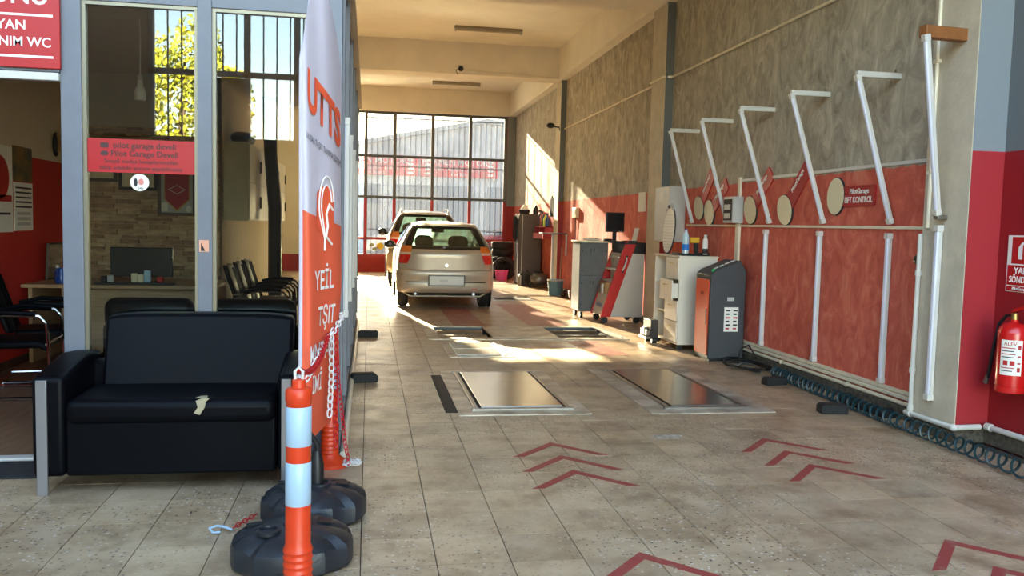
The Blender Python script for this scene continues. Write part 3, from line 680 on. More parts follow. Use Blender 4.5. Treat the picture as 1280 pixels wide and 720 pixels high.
for a, b, c, d in ((-hx-.12, hx+.12, -hy-.14, -hy+.03), (-hx-.12, hx+.12, hy-.03, hy+.05), (-hx-.12, -hx+.03, -hy+.03, hy-.03), (hx-.03, hx+.12, -hy+.03, hy-.03)):
    MB().box(a, b, c, d, .2, .209).build('rim', m_checker, bt, smooth=0)
for a, b, c, d in ((-hx+.005, hx-.005, -hy+.005, -hy+.02), (-hx+.005, hx-.005, hy-.02, hy-.005), (-hx+.005, -hx+.02, -hy+.02, hy-.02), (hx-.02, hx-.005, -hy+.02, hy-.02)):
    MB().box(a, b, c, d, .02, .2).build('pit_wall', m_greyd, bt, smooth=0)
MB().box(-.46, .40, -hy+.03, hy-.03, .19, .212).build('centre_cover', m_checker, bt, smooth=0)
for a, b in ((-hx+.06, -.5), (.44, hx-.06)):
    for y in (-.25, .25): MB().cyl((a, y, .10), (b, y, .10), .10, n=20).build('roller', m_steel, bt)
    MB().cyl((a, 0, .13), (b, 0, .13), .035).build('lift_roller', m_steel, bt)
    MB().box(a, b, -hy+.03, -hy+.14, .17, .195).build('cover_strip', m_steelp, bt, smooth=0)
MB().bar((hx+.06, -hy, .215), (hx-.05, hy, .215), .03, .012).build('guide_strip', m_wpaint, bt)
# red chevrons painted on the tiles
def chevron(x, y, k, what, group):
    w_, d, t = .30, .335, .062
    pts = [(0, 0), (w_, -d), (w_-.075, -d), (0, -.085), (-w_+.0, -d), (-w_-.075+.0, -d)]
    pts = [(0, 0), (w_+.01, -d), (w_-.06, -d), (0, -.078), (-w_+.06, -d), (-w_-.01, -d)]
    o = MB().prism(pts, 0, .0012, 'z').build('floor_chevron', m_floorred, loc=(x, y, .0003)); tag(o, ('first', 'second', 'third')[k]+' '+what, 'floor marking', group)
for k, y in enumerate((3.55, 3.23)): chevron(1.21, y, k, 'red floor chevron of the pair beyond the office row of three', 'red chevrons by the bollard')
for k, y in enumerate((3.55, 3.23)): chevron(2.73, y, k, 'red floor chevron of the pair in front of the extinguisher wall', 'red chevrons in front of the fire extinguisher')
for k, y in enumerate((5.47, 5.15, 4.83)): chevron(1.215, y, k, 'faded red chevron counted from the steel plate by the office', 'red chevrons before the plate by the office')
for k, y in enumerate((5.47, 5.15, 4.83)): chevron(2.735, y, k, 'red chevron counted from the steel plate by the machine', 'red chevrons before the plate by the machine')
m_fband = mat('faded_red_band', (150, 84, 72), .5, rgb2=(166, 130, 108), vscale=6, thr=(.3, .55))
simple('floor_band', MB().box(1.2, 1.66, 11.9, 14.6, .0002, .0012), m_fband, 'faded red painted band on the tiles under the gold car', 'floor marking', 'faded red bands')
simple('floor_band', MB().box(2.3, 2.86, 11.95, 15.2, .0002, .0012), m_fband, 'faded red painted band on the tiles between car and wheel aligner', 'floor marking', 'faded red bands')
simple('floor_band', MB().prism([(2.55, 9.2), (2.95, 9.2), (2.85, 10.4), (2.45, 10.4)], .0002, .0012, 'z'), m_fband, 'faded red painted patch between brake tester and drawer cabinet', 'floor marking', 'faded red bands')
simple('whitewash_patch', MB().prism([(2.07+.11*math.cos(a)*(1+.2*math.sin(3*a)), 5.56+.07*math.sin(a)*(1+.2*math.cos(2*a))) for a in lsp(0, 6.1, 18)], .0002, .0014, 'z'), mat('old_white_paint', (206, 198, 182), .6, rgb2=(120, 110, 98), vscale=18), 'round patch of old white paint on the tiles', 'paint patch')
# rubber chocks
def block(x, y, rz, label, s=1.0, group='rubber blocks on the floor'):
    o = thing('rubber_block', label, 'rubber block', (x, y, 0), rz, group)
    MB().prism([(-.11*s, 0), (.11*s, 0), (.11*s, .055*s), (.09*s, .075*s), (-.09*s, .075*s), (-.11*s, .055*s)], -.06*s, .06*s, 'y').build('block', m_rubber, o, bevel=.006)
    for k in range(6): MB().box((-.09+k*.034)*s, (-.078+k*.034)*s, -.064*s, -.058*s, .01*s, .05*s).build('rib', m_rubber, o, smooth=0)
block(3.70, 6.22, -.15, 'black rubber block lying against the middle of the teal hose')
block(3.80, 7.42, .1, 'black rubber block at the far end of the teal hose', .95)
block(-.03, 7.72, .2, 'large black rubber block at the foot of the office partition', 1.05)
block(.0, 10.75, -.1, 'flat black rubber block farther along the office partition', 1.1)
rs_ = thing('rubber_strap', 'black rubber ramp piece lying behind the teal hose', 'rubber ramp', (4.065, 6.35, 0), .0)
MB().prism([(-.35, 0), (.28, 0), (.30, .075), (.25, .03), (-.05, .035), (-.30, .07)], -.06, .06, 'x').build('ramp', m_rubber, rs_, bevel=.006)
# coiled hose
path = [Vector(p) for p in ((3.98, 7.75, .06), (3.96, 7.2, .06), (3.93, 6.5, .062), (3.90, 5.9, .064), (3.885, 5.3, .066), (3.87, 4.7, .068), (3.84, 4.0, .07), (3.80, 3.4, .07))]
pts = []; turns = 50; steps = turns*12
for i in range(steps+1):
    t = i/steps; s = t**1.22*(len(path)-1); k = min(int(s), len(path)-2); c = path[k].lerp(path[k+1], s-k)
    a = 2*PI*turns*t; R = .05
    pts.append(c + Vector((R*math.cos(a), 0, R*math.sin(a))))
hz = thing('coiled_hose', 'teal coiled air hose stretched along the right wall', 'hose', (0, 0, 0))
MB().tube(pts, .0085, 6).build('coil', m_teal, hz)
MB().tube([path[0]+Vector((.047, 0, 0)), Vector((4.05, 7.85, .05)), Vector((4.08, 7.95, .10))], .0085, 6).build('tail', m_teal, hz)
cb = thing('cable_tangle', 'tangle of black cables on the floor beside the grey machine', 'cables', (3.92, 8.3, 0))
for k in range(4):
    pts = []
    for i in range(41):
        a = i/40*2*PI*1.6+k; R = .16+.05*math.sin(3*a+k)+.03*k; pts.append((R*math.cos(a)*.75, R*1.5*math.sin(a), .012+.012*k+.012*math.sin(2*a)))
    MB().tube(pts, .009, 6).build('cable', m_black if k else mat('grey_cable', (120, 116, 108), .5), cb)
MB().tube([(.05, .3, .02), (.1, .34, .16), (.12, .2, .22), (.13, .0, .1), (.14, -.15, .12)], .008, 6).build('cable', m_black, cb)
# ------------------------------------------------------------------ workshop equipment along the right wall
m_mach = mat('machine_charcoal', (64, 66, 70), .5, var=.1, bump=.08, bscale=120)
m_morange = mat('machine_orange', (214, 74, 30), .45, var=.1)
ma = thing('gas_analyser', 'dark grey service machine with orange front and sloping top', 'machine', (3.70, 8.98, 0))
MB().prism([(0, .02), (0, .955), (.05, 1.0), (.34, 1.12), (.41, 1.0), (.41, .02)], -.20, .22, 'y').build('body', m_mach, ma, bevel=.01)
MB().box(-.012, 0, -.17, .19, .06, .90).build('orange_door', m_morange, ma, bevel=.006)
MB().box(-.016, -.012, -.14, -.12, .40, .58).build('handle', m_black, ma)
text('CFE', .05, m_inkd, ma, (-.013, 0, .74), '-x', bold=.01)
MB().box(.01, .40, -.20, .21, 0, .03).build('foot_plinth', m_black, ma)
ch = MB().box(.17, .335, -.2035, -.20, .33, .60).build('chart_sticker', m_paper, ma, smooth=0)
for k in range(6):
    for x in (.19, .275): MB().box(x+.0, x+.04+.01*(k % 2), -.205, -.2035, .355+k*.04, .372+k*.04).build('print_mark', m_inkd if k % 3 else m_signred, ch, smooth=0)
MB().box(.20, .28, -.2035, -.20, .67, .71).build('name_plate', m_lgrey, ma, smooth=0)
for k in range(4):
    x = .08+k*.065; z = 1.013+k*.027
    MB().bar((x, -.08, z), (x+.045, -.08, z+.019), .03, .02).build('button', m_lgrey, ma, bevel=.004)
MB().ell((.05, -.14, 1.0), .02, .025, .02).build('green_switch', mat('green_switch', (40, 170, 90), .4), ma)

dc = thing('drawer_cabinet', 'white drawer cabinet on casters with open shelf side', 'cabinet', (3.63, 9.55, 0))
MB().box(0, .47, 0, .018, .07, 1.13).build('side_panel', m_whitelam, dc, bevel=.002); MB().box(0, .47, .42, .438, .07, 1.11).build('side_panel', m_whitelam, dc, bevel=.002)
MB().box(0, .47, .86, .878, .07, 1.11).build('side_panel', m_whitelam, dc, bevel=.002)
MB().box(-.01, .48, -.01, .89, 1.11, 1.13).build('top', m_whitelam, dc, bevel=.002); MB().box(0, .47, .018, .86, .07, .09).build('bottom', m_whitelam, dc, bevel=.002)
MB().box(.45, .47, .018, .86, .09, 1.11).build('back_panel', m_whitelam, dc, smooth=0)
for z in (.42, .76): MB().box(.01, .45, .438, .86, z, z+.018).build('shelf', m_whitelam, dc, smooth=0)
m_brass = mat('brass_handle', (190, 160, 100), .3, .9)
for k, (z0, z1, out) in enumerate(((.85, 1.10, 0), (.60, .84, .07), (.35, .59, 0), (.10, .34, 0))):
    d = MB().box(-.018-out, -out, .01, .43, z0, z1).build('drawer', m_whitelam, dc, bevel=.003)
    if out:
        for y in (.03, .40): MB().box(-out, .0, y, y+.01, z0+.03, z1-.04).build('drawer_side', m_whitelam, d, smooth=0)
    zc = z1-.06; MB().tube([(-.018-out, .17, zc), (-.045-out, .18, zc), (-.045-out, .25, zc), (-.018-out, .26, zc)], .006, 6).build('handle', m_brass, d)
for x in (.05, .42):
    for y in (.06, .82):
        c = MB().cyl((x, y-.015, .035), (x, y+.015, .035), .035).build('caster', m_black, dc); MB().box(x-.012, x+.012, y-.012, y+.012, .05, .07).build('stem', m_steel, c)
tb_ = thing('toolbox', 'open black case with grey tools standing by the white drawer cabinet', 'toolbox', (3.50, 10.15, 0))
MB().box(0, .10, -.02, .28, .06, .30).build('case', m_black, tb_, bevel=.008)
for y in (.0, .24): MB().cyl((.02, y, .035), (.08, y, .035), .035).build('caster', m_black, tb_)
for k in range(3): MB().box(-.05, .0, .0+k*.09, .06+k*.09, .10, .17+.03*(k % 2)).build('tool', m_steel, tb_, bevel=.006)
MB().box(-.06, 0, -.02, .28, .06, .09).build('tray', m_steel, tb_)
simple('blue_rag', MB().ell((3.85, 10.2, .49), .08, .12, .05, e=1.2), mat('blue_cloth', (40, 116, 156), .8, var=.3, vscale=30, bump=.6, bscale=50), 'crumpled blue rag on the open shelf of the white cabinet', 'rag')
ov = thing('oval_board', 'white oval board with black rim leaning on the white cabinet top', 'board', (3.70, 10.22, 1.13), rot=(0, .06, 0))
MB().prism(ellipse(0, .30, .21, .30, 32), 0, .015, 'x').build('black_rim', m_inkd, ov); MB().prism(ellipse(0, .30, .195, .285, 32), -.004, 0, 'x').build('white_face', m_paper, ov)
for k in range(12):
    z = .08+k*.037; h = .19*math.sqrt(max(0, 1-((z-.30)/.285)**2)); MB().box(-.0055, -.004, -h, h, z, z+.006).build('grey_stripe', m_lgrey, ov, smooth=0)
MB().tube([(0, -.02, .60), (-.02, -.10, .615), (-.02, -.16, .575), (-.02, -.12, .555)], [.02, .022, .016, .008], 8).build('hook', m_lgrey, ov)
MB().ell((0, .04, .595), .02, .05, .025).build('hook_base', m_inkd, ov)
tc = thing('instrument_tray', 'shallow black tray on top of the white drawer cabinet', 'tray', (3.85, 9.78, 1.13)); MB().box(-.18, .18, -.16, .16, 0, .02).build('base', m_black, tc, bevel=.006); MB().box(-.18, -.165, -.16, .16, .02, .035).build('rim', m_black, tc); MB().box(.165, .18, -.16, .16, .02, .035).build('rim', m_black, tc)
wb_ = thing('water_bottle', 'clear plastic water bottle with blue label and cap', 'bottle', (3.74, 9.68, 1.15))
MB().lathe([(.03, 0), (.042, .01), (.042, .09), (.040, .10), (.042, .11), (.042, .19), (.036, .23), (.016, .27), (.014, .285)], 18).build('bottle', mat('clear_pet', (176, 196, 204), .08, spec=.8), wb_)
MB().lathe([(.0432, .05), (.0432, .12)], 18, cap=False).build('label', mat('blue_label', (30, 110, 190), .4), wb_); MB().cyl((0, 0, .285), (0, 0, .30), .016).build('cap', mat('blue_cap', (36, 90, 170), .4), wb_)
sc_ = thing('spray_can', 'white spray can with dark base on the black tray', 'can', (3.98, 9.66, 1.15))
MB().lathe([(.03, 0), (.032, .01), (.032, .17), (.022, .19)], 16).build('can', m_paper, sc_); MB().cyl((0, 0, .19), (0, 0, .235), .02).build('cap', m_wpaint, sc_); MB().lathe([(.0325, .01), (.0325, .07)], 16, cap=False).build('dark_band', m_inkd, sc_)
yt = thing('yellow_drill', 'yellow and black hand tool lying behind the water bottle', 'tool', (3.92, 9.86, 1.15))
MB().box(-.06, .06, -.03, .03, .13, .20).build('motor', mat('tool_yellow', (216, 170, 40), .4), yt, bevel=.012); MB().bar((.02, 0, .13), (.03, 0, 0.0), .04, .05).build('grip', m_black, yt, bevel=.008)

# wheel alignment console
m_cred = mat('console_red', (186, 28, 24), .4, var=.08); m_cwh = mat('console_white', (196, 190, 180), .45, var=.06)
ac = thing('aligner_console', 'red and white wheel alignment console with stepped shelves', 'console', (3.46, 12.28, 0))
prof = [(.0, .10), (.64, .10), (.64, 1.08), (.50, 1.20), (.36, 1.22)]
for y in (0, .56):
    p = MB().prism([(.10, .10), (.64, .10), (.64, 1.06), (.46, 1.18)], y, y+.02, 'y').build('white_side', m_cwh, ac, smooth=0)
    MB().prism([(-.02, .10), (.13, .10), (.50, 1.20), (.34, 1.24)], y-.012, y+.032, 'y').build('red_side', m_cred, ac, smooth=0, bevel=.003)
    if y == 0:
        MB().tube([(.30, -.012, .80), (.32, -.045, .86), (.35, -.045, .95), (.36, -.012, 1.0)], .012, 8).build('grab_handle', m_wpaint, ac)
        MB().prism([(.285, .77), (.315, .77), (.385, 1.03), (.355, 1.03)], -.015, -.012, 'y').build('painted_handle_recess', m_black, ac, smooth=0)  # flat black patch painting the dark of a cut-through slot
MB().box(.28, .64, .02, .56, .10, 1.06).build('core', m_cwh, ac, smooth=0)
for k, (z, x) in enumerate(((.98, .24), (.80, .19), (.62, .14))):
    MB().box(x, x+.24, .032, .55, z, z+.025).build('shelf', m_wpaint, ac, bevel=.004)
MB().prism([(.0, .12), (.10, .12), (.22, .44), (.10, .44)], .032, .55, 'y').build('front_panel', m_cwh, ac, bevel=.004)
text('Federal', .11, mat('blue_grey_print', (96, 112, 150), .5), ac, (.035, .29, .27), '-x', bold=.02, tilt=Matrix.Rotation(.33, 4, 'Y'))
MB().box(.30, .66, -.01, .60, 1.06, 1.20).build('top_drawer', m_black, ac, bevel=.006)
MB().box(.26, .66, -.02, .61, 1.20, 1.225).build('top', m_inkd, ac, bevel=.004)
for x in (.06, .56):
    for y in (.06, .52): MB().cyl((x, y-.02, .05), (x, y+.02, .05), .05).build('caster', m_black, ac); 
cl = thing('wheel_clamp', 'grey and tan wheel clamp set hanging on the console shelf', 'clamp', (3.555, 12.5, .44)); 
MB().box(-.02, .10, -.10, .24, 0, .172).build('tan_box', mat('tan_box', (150, 116, 72), .6), cl, bevel=.006); MB().box(-.045, .05, -.02, .06, .0, .15).build('grey_block', m_lgrey, cl, bevel=.008); MB().box(-.045, .04, .10, .2, .0, .11).build('grey_block', m_steel, cl, bevel=.008)
mo = thing('monitor', 'black square computer monitor on top of the alignment console', 'monitor', (3.72, 12.6, 1.226), rz=.12)
MB().box(-.15, .15, -.02, .03, .15, .45).build('screen_case', m_black, mo, bevel=.008); MB().box(-.135, .135, -.0225, -.02, .175, .435).build('screen', mat('dark_screen', (24, 26, 32), .15), mo, smooth=0)
text('PHILIPS', .018, m_lgrey, mo, (.08, -.0225, .162)); MB().box(-.03, .03, 0, .03, .02, .16).build('neck', m_black, mo); MB().lathe([(.10, 0), (.10, .012), (.03, .02)], 20).build('foot', m_black, mo)
kb2 = thing('keyboard', 'dark keyboard and papers on the console top', 'keyboard', (3.86, 12.375, 1.226)); MB().box(-.06, .14, -.05, .16, 0, .02).build('base', m_black, kb2, bevel=.004); MB().box(-.05, .13, -.04, .15, .02, .026).build('keys', m_greyd, kb2, bevel=.003)
pr = thing('paper_stand', 'curved white paper sheet standing at the console back', 'paper', (4.06, 12.42, 1.226)); MB().grid(lambda u, v: (.10*math.sin(v*2.2)-.06, u, v), lsp(0, .22, 6), lsp(0, .22, 6), (.006, 0, 0)).build('sheet', m_paper, pr)
gc = thing('grey_cabinet', 'dark grey metal cabinet on casters behind the alignment console', 'cabinet', (3.28, 13.0, 0))
MB().box(0, .46, 0, .5, .11, 1.20).build('body', m_greyd, gc, bevel=.008)
for z0, z1 in ((.14, .66), (.68, 1.17)):
    d = MB().box(.015, .445, -.012, 0, z0, z1).build('door', m_greyd, gc, bevel=.004)
    for x in (.17, .22): MB().box(x, x+.012, -.02, -.012, z1-.12, z1-.06).build('slot', m_black, d)
    for x, z in ((.04, z0+.08), (.04, z1-.1), (.42, z1-.1)): MB().cyl((x, -.02, z), (x, -.012, z), .012, n=10).build('stud', m_black, d)
MB().box(-.02, .62, -.03, .53, 1.20, 1.225).build('worktop', m_cpaint, gc, bevel=.004)
for x in (.06, .40): MB().cyl((x-.02, .06, .05), (x+.02, .06, .05), .05).build('caster', m_black, gc); MB().cyl((x-.02, .44, .05), (x+.02, .44, .05), .05).build('caster', m_black, gc)
simple('folded_rag', MB().ell((3.5, 13.12, 1.248), .16, .09, .022), m_paper, 'pale folded cloth on the cream worktop of the grey cabinet', 'cloth')
simple('small_device', MB().box(3.69, 3.81, 13.05, 13.15, 1.225, 1.265), m_black, 'small black device on the cream worktop of the grey cabinet', 'device', bevel=.006)

# ------------------------------------------------------------------ things in the far right corner
def tyre(r=.30, w=.19, name='tyre'):
    return MB().lathe([(r*.62, -w*.38), (r*.70, -w*.5), (r*.92, -w*.5), (r*.99, -w*.36), (r, -w*.12), (r, w*.12), (r*.99, w*.36), (r*.92, w*.5), (r*.70, w*.5), (r*.62, w*.38), (r*.62, -w*.38)], 28, cap=False)
tyre_me = tyre().mesh('tyre', m_rubber, 40)
for k, (z, dx) in enumerate(((.10, 0), (.295, .01), (.49, -.02), (.685, .015), (.88, 0))):
    o = inst('tyre', tyre_me, None, (3.62+dx, 23.1, z)); tag(o, ('lowest', 'second', 'third', 'fourth', 'topmost')[k]+' black tyre of the flat stack by the window pillar', 'tyre', 'tyres in the flat stack')
for k, (x, y, a, b) in enumerate(((3.42, 22.62, .10, .06), (3.60, 22.36, .0, .06), (3.50, 22.08, .0, .10))):
    o = inst('tyre', tyre_me, None, (x, y, .29), (PI/2-b, 0, a)); tag(o, ('upright black tyre touching the tyre stack', 'middle upright black tyre before the tyre stack', 'upright black tyre next to the pink tub')[k], 'tyre', 'tyres leaning on the stack')
def bucket(name, label, loc, r, h, m, lip, handle=True, group=None):
    o = thing(name, label, 'bucket', loc, 0, group)
    MB().lathe([(r*.82, 0), (r, h), (r*.95, h), (r*.78, .012), (.0, .012)], 22, cap=False).lathe([(.0, 0), (r*.82, 0)], 22, cap=False).build('pail', m, o)
    MB().lathe([(r, h-.03), (r*1.05, h-.025), (r*1.05, h), (r, h)], 22, cap=False).build('rim', lip, o)
    if handle: MB().tube([(r*math.cos(a), -.02-.02*math.sin(a), h-.02-.16*math.sin(a)*1.0) for a in lsp(0, PI, 12)], .006, 6).build('handle', m_steel, o)
    return o
bucket('blue_bucket', 'pale blue plastic bucket with grey rim beside the broken red wall', (3.86, 17.3, 0), .17, .33, mat('pale_blue_plastic', (104, 150, 170), .5, var=.15), m_lgrey)
bucket('pink_basket', 'bright pink plastic tub on the floor in front of the tyres', (3.40, 21.7, 0), .17, .27, mat('pink_plastic', (226, 84, 142), .45), mat('pink_plastic', (226, 84, 142)), False)
tw = thing('brown_cabinet', 'tall brown metal cabinet standing against the far red wall', 'cabinet', (3.86, 20.5, 0))
m_brown = mat('brown_metal', (84, 70, 60), .5, var=.2)
MB().box(-.28, .26, -.3, .3, 0, 1.72).build('body', m_brown, tw, bevel=.01); MB().box(-.30, -.28, -.28, .28, .05, 1.68).build('door', m_brown, tw, bevel=.004)
MB().box(-.22, -.20, -.31, -.30, .02, 1.7).build('edge_strip', m_lgrey, tw); MB().box(-.32, -.30, -.2, -.17, .8, 1.0).build('handle', m_steel, tw)
simple('oil_tray', MB().lathe([(.0, 0), (.115, 0), (.145, .10), (.137, .10), (.108, .012), (.0, .012)], 18, (3.73, 20.4, 1.72), cap=False), m_black, 'black tray on top of the tall brown cabinet', 'container')
simple('paper_heap', MB().lathe([(.095, 0), (.105, .05), (.11, .10), (.07, .16), (.025, .215)], 10, (3.73, 20.4, 1.731)), m_paper, 'heap of white paper towels in the tray on the brown cabinet', 'paper')
simple('oil_can', MB().lathe([(.07, 0), (.0735, .088), (.042, .176), (.0175, .22)], 12, (4.0, 20.35, 1.72)), m_black, 'black can on top of the tall brown cabinet', 'container')
jk = simple('black_jacket', MB().grid(lambda u, v: (3.535-.02*math.sin(3*u), 20.3+.28*u/3, 1.1+v-.05*math.sin(u*2)), lsp(0, 3, 8), lsp(0, .52, 6), (-.04, 0, 0)), mat('black_cloth', (26, 28, 30), .9, bump=.4, bscale=30), 'dark jacket hanging from the side of the brown cabinet', 'jacket')
rb_ = thing('red_wall_shelf', 'red metal wall shelf with bins holding spray bottles', 'shelf', (WX, 19.2, 1.15))
MB().box(-.34, 0, -.62, .55, .0, .02).build('tray', m_redpaint, rb_); MB().box(-.34, -.32, -.62, .55, .02, .12).build('front_lip', m_redpaint, rb_); MB().box(-.30, 0, -.62, .55, .26, .28).build('upper_tray', m_redpaint, rb_)
for y in (-.62, -.03, .54): MB().box(-.30, 0, y, y+.012, .02, .28).build('divider', m_redpaint, rb_)
MB().box(-.02, 0, -.62, .55, .02, .5).build('back', m_redpaint, rb_)
bc = [((40, 60, 110), 'dark blue spray bottle on the red wall shelf'), ((214, 226, 70), 'yellow green spray bottle with red top on the red wall shelf'), ((60, 60, 62), 'dark grey bottle on the red wall shelf'), ((150, 40, 36), 'red bottle on the red wall shelf'), ((36, 36, 40), 'black tall bottle on the red wall shelf')]
for k, (c, lab) in enumerate(bc):
    o = thing('spray_bottle', lab, 'bottle', (3.95, 18.72+k*.2, 1.43), 0, 'bottles on the red wall shelf')
    m = mat('bottle_%d' % k, c, .4)
    MB().lathe([(.05, 0), (.055, .02), (.055, .15+.02*k), (.02, .22+.02*k), (.018, .25+.02*k)], 12).build('body', m, o)
    MB().box(-.05, .02, -.015, .015, .25+.02*k, .30+.02*k).build('trigger_head', m_redpaint if k == 1 else m_black, o, bevel=.005)
tr_ = thing('tool_rack', 'black tool rack with upright bars on the wall above the bottles', 'tool rack', (WX-.02, 18.95, 1.75))
MB().box(-.02, .02, -.25, .25, 0, .03).build('rail', m_black, tr_)
for k, y in enumerate((-.22, -.12, .0, .12, .22)): MB().bar((-.03, y, -.1), (-.03, y, .32+.06*(k % 2)), .035, .03).build('tool', m_black, tr_)
ps = thing('bracket_shelf', 'small grey bracket shelf fixed to the far pillar', 'shelf', (PF, 17.85, 1.27))
MB().box(-.42, .12, -.2, .2, 0, .025).build('board', m_greyd, ps, bevel=.003); MB().bar((.1, -.18, 0), (.1, -.18, -.45), .03, .03).build('bracket', m_lgrey, ps); MB().bar((-.15, 0, 0), (-.15, 0, -1.27), .05, .05).build('leg_post', m_lgrey, ps)
br = thing('broom', 'old broom leaning on the far pillar above the blue bucket', 'broom', (4.02, 17.66, 0), rot=(.05, .03, 0))
MB().cyl((0, 0, .2), (0, .0, 1.0), .013).build('handle', m_wood, br); MB().box(-.04, .04, -.12, .12, .05, .2).build('bristles', mat('bristle_red', (130, 50, 40), .9), br, bevel=.01); MB().box(-.03, .03, -.1, .1, .2, .24).build('head', m_wood, br)
cp = thing('vacuum_machine', 'low grey vacuum machine with black hose on the floor by the brown cabinet', 'machine', (3.96, 19.55, 0))
MB().ell((0, 0, .19), .20, .24, .15, e=.75).build('tank', mat('grey_tank', (120, 116, 110), .35, .5), cp); MB().ell((0, .05, .33), .12, .12, .06).build('motor_cap', m_black, cp)
MB().tube([(-.15, -.1, .25), (-.28, .1, .38), (-.2, .3, .3), (-.25, .35, .1)], .025, 8).build('hose', m_black, cp)
for s in (-1, 1): MB().cyl((s*.19, 0, .06), (s*.22, 0, .06), .06).build('wheel', m_black, cp)
can = thing('grease_canister', 'small grey canister standing next to the vacuum machine', 'canister', (3.60, 20.0, 0)); MB().lathe([(.06, 0), (.065, .02), (.065, .24), (.03, .28), (.03, .33)], 14).build('body', m_steel, can); MB().bar((-.06, 0, .33), (.05, 0, .35), .02, .02).build('lever', m_black, can)
sc2 = thing('scrap_pile', 'pile of old metal parts on the floor along the red wall', 'metal parts', (3.98, 16.6, 0))
for k in range(7): MB().bar((random.uniform(-.08, .08), -.4+k*.13, .04), (random.uniform(-.1, .1), -.25+k*.13, random.uniform(.05, .16)), .07, .06).build('piece', m_rubber if k % 2 else m_steel, sc2, bevel=.01)
# ------------------------------------------------------------------ cars
WT = [(.18, .66), (.30, .775), (.45, .805), (.65, .815), (.85, .805), (1.0, .775), (1.08, .745), (1.2, .69), (1.32, .63), (1.40, .575), (1.45, .50), (1.49, .40)]
TT = [(.18, 1.0), (.28, 1.14), (.42, 1.30), (.56, 1.41), (.75, 1.445), (1.4, 1.47), (2.0, 1.44), (2.15, 1.41), (2.5, 1.20), (2.85, .99), (3.2, .92), (3.55, .80), (3.70, .62)]
m_tint = glass('car_glass', (170, 196, 188), .06)
m_wscreen = glass('sun_glow_windscreen', (200, 220, 210), .05, dust=.4, dustcol=(170, 190, 180))  # dust film added so the windscreens glow in the sun
m_cblack = mat('car_black_trim', (16, 16, 17), .3)
def car_section(y):
    T = interp(TT, y); nf = 1.0 if y < 3.2 else 1-.22*((y-3.2)/.5)**2
    z5 = min(.99, T-.05); z6 = T-.035
    P = [(0, .20), (.60*nf, .20), (.775*nf, .30), (.805*nf, .45), (.815*nf, .62), (.808*nf, .80 if z5 > .85 else (.62+z5)/2), (interp(WT, z5)*nf, z5), (min(interp(WT, z6), .80)*nf - (.02 if T > 1.2 else 0), z6), ((min(interp(WT, z6), .80)-.12)*nf, T), (0, T+.018)]
    return [(x, y, z) for x, z in P]
